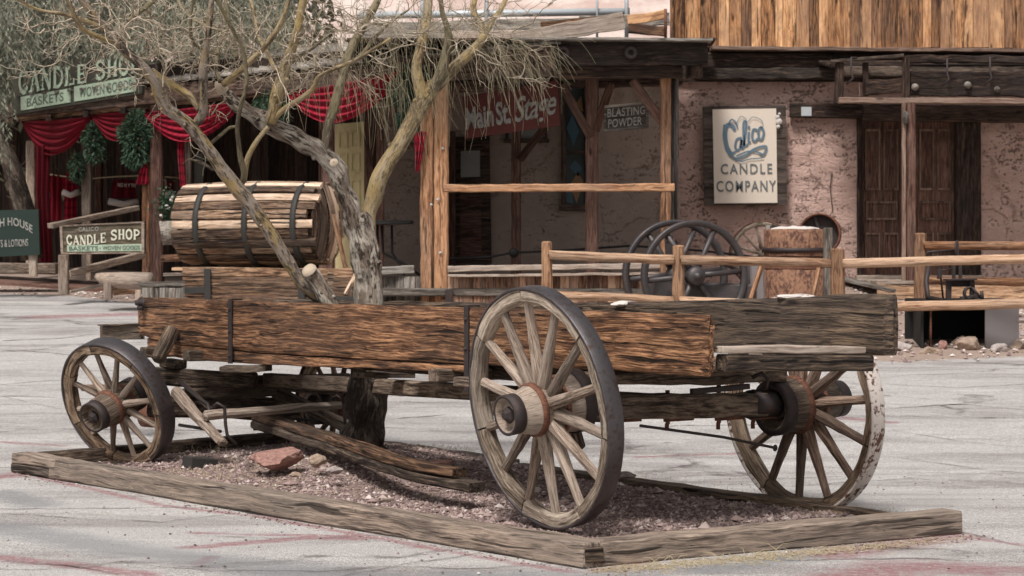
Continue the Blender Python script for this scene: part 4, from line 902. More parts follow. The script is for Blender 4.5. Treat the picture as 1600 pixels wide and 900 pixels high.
GLY = {
 'A': [([(.10, 0), (.5, 1)], .12), ([(.46, 1), (.88, 0)], T_), ([(.25, .33), (.72, .33)], .09)] + SER(.1) + SER(.88),
 'N': [([(.14, 0), (.14, 1)], .12), ([(.16, 1), (.84, 0)], T_), ([(.86, 0), (.86, 1)], .12)] + SER(.14) + SET(.12) + SET(.86),
 'D': [([(.22, 0), (.22, 1)], T_), (crv([(.2, .95), (.55, .94), (.82, .75), (.88, .5), (.82, .25), (.55, .06), (.2, .05)]), .17)] + SER(.2) + SET(.2),
 'L': [([(.22, 0), (.22, 1)], T_), ([(.2, .05), (.92, .05)], .10), ([(.88, 0), (.88, .34)], .10)] + SER(.2) + SET(.22),
 'E': [([(.22, 0), (.22, 1)], T_), ([(.1, .05), (.92, .05)], .10), ([(.1, .95), (.88, .95)], .10), ([(.2, .5), (.66, .5)], .10), ([(.88, 0), (.88, .3)], .09), ([(.85, .72), (.85, 1)], .09), ([(.66, .38), (.66, .62)], .07)],
 'C': [(crv([(.86, .72), (.74, .9), (.5, .96), (.22, .78), (.13, .5), (.22, .22), (.5, .04), (.76, .12), (.88, .3)]), .2), ([(.87, .66), (.87, 1)], .08)],
 'S': [(crv([(.84, .76), (.7, .92), (.42, .95), (.17, .8), (.28, .6), (.7, .42), (.84, .22), (.6, .05), (.3, .06), (.14, .24)]), .19), ([(.86, .7), (.86, 1)], .08), ([(.12, 0), (.12, .3)], .08)],
 'H': [([(.22, 0), (.22, 1)], T_), ([(.8, 0), (.8, 1)], T_), ([(.2, .5), (.8, .5)], .1)] + SER(.22) + SET(.22) + SER(.8) + SET(.8),
 'O': [(crv([(.5, .96), (.2, .8), (.12, .5), (.2, .2), (.5, .04), (.8, .2), (.88, .5), (.8, .8), (.5, .96)]), .2)],
 'P': [([(.22, 0), (.22, 1)], T_), (crv([(.2, .95), (.6, .94), (.88, .74), (.6, .47), (.2, .46)]), .16)] + SER(.22) + SET(.2),
}
def slab_text(txt, gap=.12):
    vs, fs = [], []; x = 0
    for ch in txt:
        if ch == ' ': x += .45; continue
        for pts, wd in GLY[ch]:
            a_, f_ = ribbon(pts, wd); b_ = len(vs); vs += [(p[0] + x, p[1]) for p in a_]; fs += [tuple(i + b_ for i in f) for f in f_]
        x += 1 + gap
    W_ = x - gap; return [(p[0] / W_, p[1]) for p in vs], fs
def sign_quad(tl, tr, br, bl_, Yl, Yr=None):
    Yr = Yr or Yl; return [P(*tl, Yl), P(*tr, Yr), P(*br, Yr), P(*bl_, Yl)]
def on_quad(q, u, v, off):
    tl, tr, br, bl_ = q; p = bl_.lerp(br, u).lerp(tl.lerp(tr, u), v); n = (tr - tl).cross(bl_ - tl).normalized()
    if n.y > 0: n = -n
    return p + n * off
def letter(m, q, rect, data, off=.012, mat=0, warp=None):
    vs, fs = data; u0, v0, u1, v1 = rect; out = []
    base = m.__dict__.setdefault('_lay', 0); m._lay += 1
    for (x, y) in vs:
        u = u0 + (u1 - u0) * x; v = v0 + (v1 - v0) * y
        if warp: u, v = warp(u, v)
        out.append(on_quad(q, u, v, off))
    # every stroke gets its own hair of height so no two overlap in one plane
    m.add(out, fs, [(p.x, p.z, .0) for p in out], .5, mat)
def strokes(m, q, rect, lst, off=.012, mat=0, warp=None):
    for i, (pts, wd) in enumerate(lst): letter(m, q, rect, ribbon(pts, wd), off + .0012 * i, mat, warp)
def slab(m, q, rect, txt, off=.012, warp=None):
    n = sum(1 for c in txt if c != ' ') + .45 * txt.count(' ') + .12 * len(txt.replace(' ', '')) - .12; x = 0; k = 0
    for ch in txt:
        if ch == ' ': x += .45; continue
        for pts, wd in GLY[ch]:
            vs, fs = ribbon(pts, wd); letter(m, q, rect, ([((px + x) / n, py) for px, py in vs], fs), off + .001 * (k % 7), 0, warp); k += 1
        x += 1.12
def panel(m, q, th=.03, off=0.0, mat=0, nx=1, rect=(0, 0, 1, 1), vert=False):
    u0, v0, u1, v1 = rect; c = [on_quad(q, u0, v0, off), on_quad(q, u1, v0, off), on_quad(q, u1, v1, off), on_quad(q, u0, v1, off)]
    b_ = [on_quad(q, u0, v0, off - th), on_quad(q, u1, v0, off - th), on_quad(q, u1, v1, off - th), on_quad(q, u0, v1, off - th)]
    L = (c[1] - c[0]).length; Hh = (c[3] - c[0]).length; o = random.random() * 20; gg = [(o, o, 0), (o + L, o, 0), (o + L, o + Hh, 0), (o, o + Hh, 0)] * 2
    if vert: gg = [(b, a, z) for a, b, z in gg]
    m.add(c + b_, [(0, 1, 2, 3), (7, 6, 5, 4), (4, 5, 1, 0), (5, 6, 2, 1), (6, 7, 3, 2), (7, 4, 0, 3)], gg, None, mat)

# ---------------------------------------------------------------- right building
YW = 32.0
rb = thing('adobe_building', (5, YW, gz(5, YW)), 'pink adobe building with sunburnt upright planks above and double brown doors', 'building')
def zat(py, Y): return CH - (py - HZ) / F * Y
m = MB(); zb, ztp = zat(470, YW), zat(90, YW)
m.sheet(P(1046, 470, YW), P(1343, 470, YW), P(1343, 90, YW), P(1046, 90, YW), 110, 130, .035, 1.6)
m.sheet(P(1530, 470, YW), P(2300, 470, YW), P(2300, 90, YW), P(1530, 90, YW), 160, 80, .035, 1.6)
m.sheet(P(1343, 185, YW), P(1530, 185, YW), P(1530, 90, YW), P(1343, 90, YW), 40, 20, .02, 1.6)
m.sheet(P(1046, 470, YW) + V((0, 5, 0)), P(1046, 470, YW), P(1046, 90, YW), P(1046, 90, YW) + V((0, 5, 0)), 20, 60, .02, 1.6)
m.quad(P(1343, 470, YW) + V((0, .02, 0)), P(1343, 470, YW) + V((0, .45, 0)), P(1343, 180, YW) + V((0, .45, 0)), P(1343, 180, YW) + V((0, .02, 0)))
m.build('wall', M['adobe'], rb)
m = MB(); p0, p1 = P(1047, 60, YW - .12), P(2250, 60, YW - .12); planks(m, p0, p1, zat(75, YW - .12), zat(-260, YW), 66, .04, .012, .006)
m.build('plank_wall', M['plank_orange'], rb)
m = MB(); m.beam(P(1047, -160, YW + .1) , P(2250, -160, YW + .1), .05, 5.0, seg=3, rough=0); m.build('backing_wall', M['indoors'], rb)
one('ledge', 'doorlight', lambda m: hbeam(m, 1110, 2250, 76, 86, YW - .25, 6, .28, rough=.012, seg=60), rb)
one('wall_beam', 'beam', lambda m: hbeam(m, 1085, 1300, 95, 96, YW - .14, 25, .14, rough=.02, seg=30), rb)
one('wall_beam', 'browngrey', lambda m: hbeam(m, 1085, 1308, 116, 115, YW - .20, 18, .16, rough=.02, seg=30), rb)
one('wall_beam', 'beam', lambda m: hbeam(m, 1300, 2250, 100, 110, YW - .12, 44, .14, rough=.02, seg=40), rb)
one('door_lintel', 'beam', lambda m: hbeam(m, 1234, 1347, 172, 174, YW - .10, 23, .12, rough=.012), rb)
one('door_lintel', 'beam', lambda m: hbeam(m, 1345, 1700, 176, 180, YW - .05, 26, .14, rough=.012), rb)
one('tin_tag', 'pipe', lambda m: panel(m, sign_quad((1252, 167), (1268, 167), (1268, 181), (1252, 181), YW - .165), .006), rb)
one('wall_backing', 'beam', lambda m: hbeam(m, 1050, 2250, 98, 98, YW - .03, 60, .04), rb)
# doors
def leaf(x0, x1, ptop, pbot, Y):
    m = MB(); q = sign_quad((x0, ptop), (x1, ptop), (x1, pbot), (x0, pbot), Y); panel(m, q, .05, vert=True)
    d = m.build('door', M['doorwood'], rb)
    def fr(r, off=.0):
        mm = MB(); u0, v0, u1, v1 = r; bw, bh = .035, .014
        for rr in ((u0, v0, u0 + bw, v1), (u1 - bw, v0, u1, v1), (u0 + bw, v0, u1 - bw, v0 + bh), (u0 + bw, v1 - bh, u1 - bw, v1)): panel(mm, q, .02, .03, 0, rect=rr, vert=True)
        panel(mm, q, .004, .008, 1, rect=(u0 + bw, v0 + bh, u1 - bw, v1 - bh), vert=True); mm.build('door_panel', [M['doorlight'], M['doorwood']], d)  # moulding strips get the lightened wood, so edge light is in their colour
    for u0, u1 in ((.10, .46), (.54, .90)): fr((u0, .08, u1, .28)); fr((u0, .55, u1, .94))
    fr((.12, .36, .88, .48)); return d
leaf(1345, 1410, 187, 432, YW + .12); leaf(1430, 1492, 187, 432, YW + .12)
def stiles(m):
    vbeam(m, 1410, 1430, 187, 434, YW + .06, .10); vbeam(m, 1339, 1346, 180, 436, YW - .0, .16)
one('door_post', 'doorwood', lambda m: vbeam(m, 1410, 1430, 187, 434, YW + .08, .10), rb)
one('door_post', 'beam', lambda m: vbeam(m, 1338, 1346, 180, 436, YW + .05, .2), rb)
one('door_jamb', 'beam', lambda m: vbeam(m, 1492, 1531, 180, 440, YW + .02, .2, rough=.012), rb)
one('door_sill', 'palewood', lambda m: hbeam(m, 1336, 1535, 434, 434, YW - .05, 8, .3), rb)
one('door_latch', 'iron', lambda m: vbeam(m, 1417, 1429, 325, 352, YW - .02, .05), rb)
# hanging cable on the wall
one('wall_cable', 'iron', lambda m: m.tube([P(1300, 270, YW - .03), P(1297, 292, YW - .04), P(1301, 330, YW - .04), P(1292, 345, YW - .05)], .008, 6), rb)
# boardwalk
m = MB(); pl, pr_ = P(1335, 434, YW - .1), P(2000, 434, YW - .1); zt = zat(433, YW) - .02
for k in range(11):
    y = YW - .15 - k * .26; m.beam((pl.x - .15, y, zt - .03 + .012 * n3((k, 0, 0), 3)), (pr_.x, y, zt - .03), .25, .045, seg=30, rough=.01)
m.build('boardwalk', M['palewood'], rb)
one('boardwalk_skirt', 'tank', lambda m: m.beam((pl.x - .15, YW - 2.93, zt - .22), (pr_.x, YW - 2.93, zt - .22), .04, .32, rough=.02), rb)
# ruined awning above the door
aw = thing('ruined_awning', (P(1440, 130, 30.2).x, 30.2, zat(165, 30.2)), 'ruined dark timber awning with iron hooks hanging above the brown doors', 'awning')
one('front_board', 'beam', lambda m: hbeam(m, 1422, 1900, 130, 136, 30.0, 38, .09, rough=.02, seg=50), aw)
one('front_board', 'beam', lambda m: hbeam(m, 1352, 1412, 137, 134, 30.0, 24, .09, rough=.025), aw, label='short hollow board left of the hooks')
one('lower_board', 'doorlight', lambda m: hbeam(m, 1310, 1900, 157, 160, 29.95, 9, .14, rough=.012, seg=50), aw)
one('upper_board', 'browngrey', lambda m: hbeam(m, 1310, 1900, 112, 112, 30.2, 16, .12, rough=.02, seg=50), aw)
one('upper_board', 'beam', lambda m: hbeam(m, 1415, 1900, 92, 95, 30.15, 12, .12, rough=.02, seg=50), aw)
one('slanting_slat', 'browngrey', lambda m: m.beam(P(1298, 96, 30.0), P(1412, 87, 29.9), .10, .045, rough=.008), aw)
one('end_board', 'beam', lambda m: vbeam(m, 1305, 1318, 98, 162, 30.05, .1, rough=.02), aw)
one('end_board', 'beam', lambda m: vbeam(m, 1348, 1357, 98, 150, 30.05, .08, rough=.01), aw)
one('end_board', 'beam', lambda m: vbeam(m, 1410, 1421, 88, 160, 29.93, .06, rough=.01), aw)
one('roof_boards', 'beam', lambda m: [m.beam(P(1300, 104 + 0 * k, 30.3 + .0) + V((0, .28 * k, .04 * k)), P(1900, 104, 30.3) + V((0, .28 * k, .04 * k)), .27, .03) for k in range(6)], aw)
for x, y in ((1480, 110), (1547, 108), (1330, 108)):
    one('iron_hook', 'iron', lambda m: m.tube([P(x + 8, y - 18, 29.88), P(x, y - 18, 29.84), P(x, y + 4, 29.82), P(x + 3, y + 14, 29.80), P(x - 8, y + 24, 29.83)], .016, 8), aw)
for x, y, r_ in ((1512, 133, .05), (1430, 136, .05), (1558, 140, .045)):
    one('round_knob', 'greyplank', lambda m: m.lathe(P(x, y, 29.93), (0, -1, 0), [(0, .06), (r_ * .7, .05), (r_, .01), (r_ * 1.1, 0)], 16, rough=.006), aw)
pp = thing('awning_post', (P(1418, 450, 29.6).x, 29.6, zat(462, 29.6)), 'slim two piece timber post in front of the brown double doors', 'post')
one('post_timber', 'doorwood', lambda m: vbeam(m, 1416, 1430, 160, 463, 29.62, .12), pp)
one('post_batten', 'doorlight', lambda m: vbeam(m, 1409, 1415, 160, 455, 29.58, .06), pp)
one('lamp_bracket', 'greyplank', lambda m: m.lathe(P(1415, 180, 29.5), (0, 0, 1), [(0, .06), (.04, .05), (.05, 0), (.03, -.12), (0, -.14)], 12), pp)

# candle company sign
sg = thing('company_sign', (P(1163, 320, 31.8).x, 31.8, zat(320, 31.8)), 'cream sign in a rough plank frame reading Calico Candle Company on the pink wall', 'sign')
q = sign_quad((1098, 166), (1228, 164), (1230, 320), (1101, 321), 31.8)
m = MB()
for k in range(9):
    v0 = k / 9; mm = (v0, v0 + 1 / 9 - .004); panel(m, q, .05, random.uniform(0, .012), 0, rect=(0, mm[0], 1, mm[1]))
m.build('frame', M['browsign'], sg)
m = MB(); panel(m, q, .02, .035, rect=(.115, .02, .878, .965)); m.build('sign_panel', M['cream'], sg)
m = MB(); letter(m, q, (.20, .312, .82, .415), text_pts('CANDLE', .012, 0, 1.25), .046); letter(m, q, (.145, .135, .865, .245), text_pts('COMPANY', .012, 0, 1.2), .046); m.build('lettering', M['steelletter'], sg)
m = MB(); rc = (.245, .46, .73, .83)
cw_ = [.03, .07, .09, .09, .10, .10] + [.11] * 20 + [.09, .07, .05, .04, .04]
cal = [(crv([(.28, .76), (.22, .90), (.08, .92), (.03, .66), (.07, .34), (.18, .16), (.32, .24)]), cw_),
       (crv([(.02, .95), (.0, .6), (.06, .28), (.16, .12)]), .06),
       (crv([(.44, .58), (.32, .54), (.28, .32), (.37, .26), (.44, .54), (.43, .30), (.50, .34)]), .06), (crv([(.49, .36), (.56, .96), (.49, .98), (.49, .46), (.53, .36), (.60, .42)]), .055),
       (crv([(.62, .74), (.61, .48), (.67, .46)]), .06), ([(.62, .82), (.625, .90)], .06), (crv([(.83, .78), (.73, .80), (.70, .58), (.76, .48), (.84, .56)]), .06),
       (crv([(.93, .88), (.86, .78), (.87, .56), (.94, .54), (.99, .72), (.93, .88)]), .06),
       (crv([(.10, .16), (.30, .02), (.55, .12), (.76, .28), (1.04, .34), (.98, .12), (.88, .16)]), .06), (crv([(.30, .08), (.55, .20), (.78, .20), (.96, .12)]), .045), (crv([(.2, .05), (.4, -.06), (.62, .0), (.85, .02), (.98, .04)]), .03),
       (crv([(.12, .98), (.20, 1.08), (.30, 1.0), (.34, .86)]), .04), (crv([(.32, .98), (.42, 1.16), (.54, 1.10), (.58, 1.0), (.72, 1.14), (.92, 1.06), (.97, .94)]), .018)]
cal = [(p, w_ if not hasattr(w_, '__len__') else (list(w_) + [.05] * 40)[:len(p)]) for p, w_ in cal]
strokes(m, q, rc, cal, .046); m.build('logo', M['blueletter'], sg)
one('white_stain', 'white', lambda m: [m.lathe(P(x, y, 31.74), (0, -1, 0), [(0, .012), (r_, .006), (r_ * 1.1, 0)], 9, rough=.008) for x, y, r_ in ((1215, 183, .03), (1217, 190, .045), (1216, 198, .03), (1218, 178, .02))], sg)

# ---------------------------------------------------------------- stage porch and candle shop: one long porch
sb = thing('stage_building', (P(860, 470, 29).x, 29, gz(0, 29)), 'dim stucco stage building with deep dark timber porch and plank railing', 'building')
YB = 31.4
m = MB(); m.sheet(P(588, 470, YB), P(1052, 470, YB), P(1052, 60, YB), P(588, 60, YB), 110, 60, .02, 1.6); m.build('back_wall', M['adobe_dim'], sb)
one('floor_slab', 'greyplank', lambda m: m.beam(P(560, 452, 29.1), P(1050, 452, 29.1), 4.8, .10, seg=6, rough=0), sb)
one('floor_slab', 'wainscot', lambda m: m.beam(P(690, 488, 26.9), P(1050, 488, 26.9), .1, .35, seg=6, rough=0), sb)
# roof: fascia from the left end to the corner, then straight across
KC = P(868, 103, 26.0); 
one('front_fascia', 'beam', lambda m: hbeam(m, 862, 1106, 84, 82, 26.0, 39, .07, rough=.012, seg=30), sb)
one('roof_edge', 'greyplank', lambda m: hbeam(m, 800, 1112, 62, 64, 25.95, 4, .35, rough=.01, seg=30), sb)
one('fascia_end', 'beam', lambda m: m.beam(P(1100, 84, 26.1), P(1100, 84, 26.1) + V((.25, 5.4, .28)), .06, .26), sb)
for x in (880, 986): one('iron_ring', 'iron', lambda m: m.lathe(P(x, 82, 25.93), (0, -1, 0), [(.03, 0), (.06, .03), (.08, .02), (.09, 0)], 14, rough=.01), sb)
one('eave_beam', 'beam', lambda m: hbeam(m, 868, 1066, 114, 112, 26.5, 20, .18, rough=.015), sb)
one('eave_beam', 'beam', lambda m: hbeam(m, 700, 1066, 135, 124, 27.6, 18, .18, rough=.015), sb)
one('beam_end', 'beam', lambda m: vbeam(m, 1080, 1097, 103, 122, 26.3, .2, rough=.02), sb)
m = MB()
for k in range(19):
    x = 560 + k * 30; a_ = P(x, 64, 26.2); m.beam((a_.x, 26.05, 4.26), (a_.x * 1.2, 31.6, 4.75), .27, .03, seg=3, rough=.004)
m.build('roof', M['beam'], sb)
# lit boards on top of the porch roof
one('parapet_board', 'greyplank', lambda m: [m.beam(P(560, 50, 28.3), P(905, 42, 28.3), .05, .26, rough=.02), m.beam(P(905, 36, 28.4), P(1046, 30, 28.4), .05, .18, rough=.02)], sb)
one('roof_board', 'palewood', lambda m: [m.beam(P(800, 64, 27.2), P(975, 32, 27.4), .06, .22, rough=.02), m.beam(P(700, 58, 27.6), P(830, 55, 27.5), .05, .14, rough=.02)], sb)
one('roof_board', 'plank_orange', lambda m: [m.beam(P(982, 45, 27.3), P(1042, 49, 27.3), .06, .13, rough=.02), m.beam(P(980, 32, 27.4), P(1042, 22, 27.4), .06, .12, rough=.02), m.beam(P(845, 40, 27.9), P(975, 30, 27.9), .04, .10, rough=.02)], sb)
m = MB(); m.tube([P(560, 24, 30), P(984, 18, 30)], .055, 10); m.build('roof_pipe', M['pipe'], sb)
for x in (979, 933, 660, 760): one('pipe_post', 'pipe', lambda m: m.tube([P(x, 60, 29.9), P(x, -40, 29.9)], .03 if x != 933 else .018, 8), sb)
one('downpipe', 'rust', lambda m: m.tube([P(1040, 60, 27), P(1040, 14, 27)], .02, 8), sb)
# posts
m = MB(); vbeam(m, 657, 677, 128, 500, 26.95, .16, rough=.014, seg=30); vbeam(m, 678, 701, 118, 500, 27.0, .2, rough=.01, seg=30)
m.build('corner_post', M['post'], sb)
one('bolt', 'pipe', lambda m: [m.lathe(P(x, y, 26.88), (0, -1, 0), [(0, .02), (.018, .012), (.02, 0)], 8) for x, y in ((684, 312), (688, 395), (692, 232), (674, 320))], sb)
one('porch_post', 'post', lambda m: vbeam(m, 1032, 1048, 118, 450, 26.6, .16, rough=.014, seg=30), sb)
one('porch_post', 'doorwood', lambda m: vbeam(m, 915, 935, 120, 470, 27.4, .18, rough=.01, seg=30), sb)
one('porch_post', 'doorwood', lambda m: vbeam(m, 799, 814, 190, 450, 29.4, .16, rough=.01, seg=30), sb)
one('side_post', 'greyplank', lambda m: vbeam(m, 1049, 1060, 118, 345, 26.75, .12), sb)
m = MB(); m.tube([P(1053, 120, 26.6), P(1056, 345, 26.6)], .02, 8); m.build('conduit', M['grey_iron'], sb)
for a_, b_, Y in (((923, 215), (878, 132), 27.35), ((930, 205), (955, 130), 27.35), ((1034, 190), (988, 125), 26.7), ((690, 190), (716, 130), 27.2), ((655, 215), (612, 150), 27.3), ((812, 250), (850, 200), 29.3)):
    one('brace', 'doorwood', lambda m: m.beam(P(*a_, Y), P(*b_, Y), .10, .11, rough=.008), sb)
one('hand_rail', 'post', lambda m: hbeam(m, 694, 1054, 294, 293, 26.55, 12, .10, rough=.012, seg=30), sb)
one('railing_cap', 'palewood', lambda m: hbeam(m, 700, 1050, 420, 415, 26.7, 9, .16, rough=.01, seg=30), sb)
one('railing_cap', 'palewood', lambda m: hbeam(m, 700, 1050, 431, 427, 26.64, 4, .10, rough=.01, seg=30), sb)
m = MB(); planks(m, P(700, 450, 26.75), P(1050, 450, 26.75), zat(500, 26.75), zat(429, 26.75), 24, .03, .004); m.build('railing_boards', M['wainscot'], sb)
m = MB(); planks(m, P(586, 450, 27.3), P(662, 450, 27.1), zat(500, 27.2), zat(432, 27.2), 7, .03, .004); m.build('railing_boards', M['greyplank'], sb)
one('railing_cap', 'greyplank', lambda m: hbeam(m, 588, 648, 424, 421, 27.2, 13, .16, rough=.01), sb)
one('latch', 'iron', lambda m: [vbeam(m, 696, 708, 452, 472, 26.65, .04), vbeam(m, 699, 703, 470, 485, 26.63, .02)], sb)
# cable sagging across the porch
one('cable', 'black', lambda m: m.tube([P(660, 407, 27.8), P(700, 404, 27.8), P(760, 402, 27.9), P(800, 395, 28), P(900, 390, 28), P(985, 384, 28), P(1100, 392, 28.4), P(1190, 403, 29)], .018, 6), sb)
one('cable_box', 'black', lambda m: m.lathe(P(803, 395, 27.9), (0, -1, 0), [(0, .05), (.06, .05), (.07, 0)], 12), sb)
# dark door and windows on the back wall
def window(parent, x0, x1, y0, y1, Y, pane='glass', mull=1, bars=(), fw=7, glaze=()):
    m = MB(); wf = fw
    vbeam(m, x0, x0 + wf, y0, y1, Y, .10, 0.003); vbeam(m, x1 - wf, x1, y0, y1, Y, .10, 0.003); hbeam(m, x0, x1, y0 + wf / 2, y0 + wf / 2, Y, wf, .12, rough=.003); hbeam(m, x0 - 3, x1 + 3, y1 - wf / 2, y1 - wf / 2, Y, wf + 2, .16, rough=.003)
    for yy in bars: hbeam(m, x0 + wf, x1 - wf, yy, yy, Y - .01, 5, .06, rough=0)
    f = m.build('window', M['beam'], parent)
    one('pane', pane, lambda m: panel(m, sign_quad((x0 + wf, y0 + wf), (x1 - wf, y0 + wf), (x1 - wf, y1 - wf), (x0 + wf, y1 - wf), Y + .03), .01), f)
    for (pts, mt) in glaze:
        m = MB(); o_ = [P(x, y, Y + .010) for x, y in pts]; m.add(o_, [tuple(range(len(o_)))]); m.build('coloured_glass', M[mt], f)
    return f
window(sb, 877, 920, 112, 328, YB - .05, bars=(238,), glaze=[([(890, 290), (903, 268), (912, 284), (901, 318)], 'amber'), ([(885, 200), (894, 180), (905, 205), (896, 228)], 'blueglass'), ([(890, 262), (898, 250), (910, 262), (904, 276)], 'blueglass'), ([(898, 165), (908, 150), (912, 175)], 'amber'), ([(884, 300), (893, 296), (896, 318), (885, 316)], 'blueglass')])
window(sb, 790, 855, 188, 222, YB - .05, pane='paleglass', fw=4)
d = one('door', 'beam', lambda m: panel(m, sign_quad((704, 215), (765, 210), (768, 412), (708, 414), YB - .06), .06), sb)
one('door_pane', 'paleglass', lambda m: panel(m, sign_quad((720, 236), (750, 235), (750, 276), (720, 277), YB - .075), .01), d)
one('door_panel', 'doorwood', lambda m: [panel(m, sign_quad((719, 302), (752, 302), (752, 318), (719, 318), YB - .075), .01), panel(m, sign_quad((719, 330), (752, 330), (752, 400), (719, 400), YB - .075), .01)], d)
one('door_frame', 'doorwood', lambda m: vbeam(m, 700, 712, 205, 415, YB - .15, .12), sb)
# sign: main st. stage
sg = thing('stage_sign', (P(798, 218, 27.7).x, 27.7, zat(218, 27.7)), 'faded dark red board hung under the porch roof reading Main St. Stage', 'sign')
q = sign_quad((722, 151), (871, 125), (875, 196), (727, 217), 27.9, 27.3)
m = MB(); panel(m, q, .03); m.build('sign_board', M['redsign'], sg)
m = MB(); letter(m, q, (.02, .20, .32, .72), text_pts('Main', .03, .05), .010); letter(m, q, (.345, .20, .50, .74), text_pts('St.', .03, .05), .010)
letter(m, q, (.54, .06, .98, .80), text_pts('Stage', .012, .35, .92), .010, warp=lambda u, v: (u, v + (u - .54) * .14 - .03)); m.build('lettering', M['greyletter'], sg)
sg = thing('powder_sign', (P(978, 205, 26.9).x, 26.9, zat(206, 26.9)), 'small brown framed sign reading Blasting Powder by the porch brace', 'sign')
q = sign_quad((945, 165), (1013, 159), (1013, 200), (943, 206), 26.95, 26.85)
m = MB(); panel(m, q, .03, 0, rect=(.05, .09, .95, .91)); m.build('sign_board', M['browsign'], sg)
m = MB()
for rr in ((0, 0, 1, .09), (0, .91, 1, 1), (0, .09, .05, .91), (.95, .09, 1, .91)): panel(m, q, .04, .012, rect=rr)
m.build('frame', M['greyplank'], sg)
m = MB(); letter(m, q, (.07, .54, .93, .86), text_pts('BLASTING', .012, 0, 1.05), .008); letter(m, q, (.10, .14, .86, .46), text_pts('POWDER', .012, 0, 1.05), .008); m.build('lettering', M['greyletter'], sg)
# black table on the porch
tb = thing('porch_table', (P(612, 430, 28.2).x, 28.2, zat(432, 28.2)), 'black metal table with bent legs on the porch behind the tree', 'table')
one('table_top', 'black', lambda m: [m.beam(P(578, 350, 28.2), P(644, 348, 28.2), .55, .03, rough=0), m.beam(P(574, 346, 28.1), P(646, 346, 28.1), .03, .03, rough=0)], tb)
for x, dx in ((590, -3), (612, 4), (596, 12)): one('leg', 'black', lambda m: m.tube([P(x, 352, 28.2), P(x + dx * .2, 395, 28.2), P(x + dx * 3, 412, 28.2), P(x + dx * 5, 430, 28.2)], .018, 7), tb)

# ---- candle shop, the left part of the porch
cs = thing('candle_shop', (-6.5, 34, gz(-6, 33)), 'long dark porched shop front with heavy timber eave above red swags', 'building')
def FL(px, py, dY=0.0):                              # a point on the front line of the porch, which runs back to the left
    X0, Y0, X1, Y1 = .49, 26.0, -8.25, 33.0; k = (px - 800) / F
    t = (X0 - k * Y0) / ((X0 - X1) + k * (Y1 - Y0)); return P(px, py, Y0 + (Y1 - Y0) * t + dY)
one('eave_fascia', 'beam', lambda m: m.beam(FL(-160, 188), FL(866, 88), .09, .26, rough=.02, seg=60), cs)
one('lower_fascia', 'tank', lambda m: m.beam(FL(-160, 204, .1), FL(640, 122, .1), .06, .10, rough=.02, seg=60), cs)
m = MB()
for k in range(52):
    x = -160 + k * 20; a_ = FL(x, 170 - (x + 160) * .1); m.beam(a_ + V((0, -.1, 0)), a_ + V((-.6, 5.2, .8)), .26, .03, seg=3, rough=.004)
m.build('roof', M['greyplank'], cs)
one('roof_front_board', 'beam', lambda m: m.beam(FL(-160, 140, .8), FL(560, 96, .8), .06, .30, rough=.03, seg=40), cs)
one('porch_slab', 'doorwood', lambda m: m.beam(FL(-160, 424, 2.3), FL(640, 470, 2.3), 4.4, .10, rough=0), cs)
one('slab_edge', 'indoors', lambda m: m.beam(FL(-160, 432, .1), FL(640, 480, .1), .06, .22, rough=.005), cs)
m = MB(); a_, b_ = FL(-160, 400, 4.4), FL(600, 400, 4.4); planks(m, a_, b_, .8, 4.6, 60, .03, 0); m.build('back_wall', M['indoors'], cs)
m = MB(); planks(m, P(498, 400, 29.6), P(588, 400, 29.6), .9, 4.1, 7, .04, 0); m.build('door_wall', M['doorwood'], cs)
m = MB(); vbeam(m, 236, 256, 165, 442, FL(245, 300).y + .05, .2, rough=.012, seg=24); m.build('post', M['doorwood'], cs)
m = MB(); vbeam(m, 223, 236, 240, 440, FL(230, 300).y, .14, rough=.012, seg=24); m.build('post_facing', M['post'], cs)
def cpost(x0, x1, yt, yb, dY, mat): one('post', mat, lambda m: vbeam(m, x0, x1, yt, yb, FL((x0 + x1) / 2, 300).y + dY, .16, rough=.01), cs)
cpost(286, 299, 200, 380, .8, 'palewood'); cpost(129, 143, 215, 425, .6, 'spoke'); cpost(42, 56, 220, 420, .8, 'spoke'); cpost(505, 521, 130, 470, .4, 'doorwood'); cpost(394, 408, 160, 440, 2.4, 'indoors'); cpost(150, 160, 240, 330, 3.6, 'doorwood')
for x0, x1 in ((570, 584), (588, 600)): one('door_frame', 'doorwood', lambda m: vbeam(m, x0, x1, 165, 470, 29.3, .1), cs)
dr = one('door', 'yellowdoor', lambda m: panel(m, sign_quad((523, 194), (569, 190), (569, 470), (524, 470), 29.4, 29.3), .05), cs)
qd = sign_quad((523, 194), (569, 190), (569, 470), (524, 470), 29.4, 29.3)
for (u0, v0, u1, v1) in ((.14, .86, .44, .95), (.56, .86, .86, .95), (.14, .72, .44, .83), (.56, .72, .86, .83), (.14, .40, .44, .68), (.56, .40, .86, .68)):
    m = MB()
    for rr in ((u0, v0, u0 + .04, v1), (u1 - .04, v0, u1, v1), (u0 + .04, v0, u1 - .04, v0 + .007), (u0 + .04, v1 - .007, u1 - .04, v1)): panel(m, qd, .02, .018, rect=rr)
    m.build('door_panel', M['yellowdoor'], dr)
window(cs, 298, 322, 235, 300, FL(310, 300).y + 3.6, pane='paleglass', fw=4)
one('brace', 'doorwood', lambda m: m.beam(FL(640, 230, .2), FL(600, 150, .2), .1, .1), cs)
# eave clutter: rafter ends
for k in range(9):
    x = -40 + k * 58; one('rafter_end', 'beam', lambda m: m.beam(FL(x, 196 - (x + 40) * .1, -.12), FL(x, 190 - (x + 40) * .1, 1.2), .08, .10), cs)
# round pale lamp and small cloth at the far left
one('lamp_globe', 'pipe', lambda m: m.lathe(FL(10, 92, -.3), (0, 0, 1), [(0, .12), (.09, .08), (.12, 0), (.09, -.08), (0, -.12)], 16), None, label='small pale globe lamp over the eave at the far left', cat='lamp')

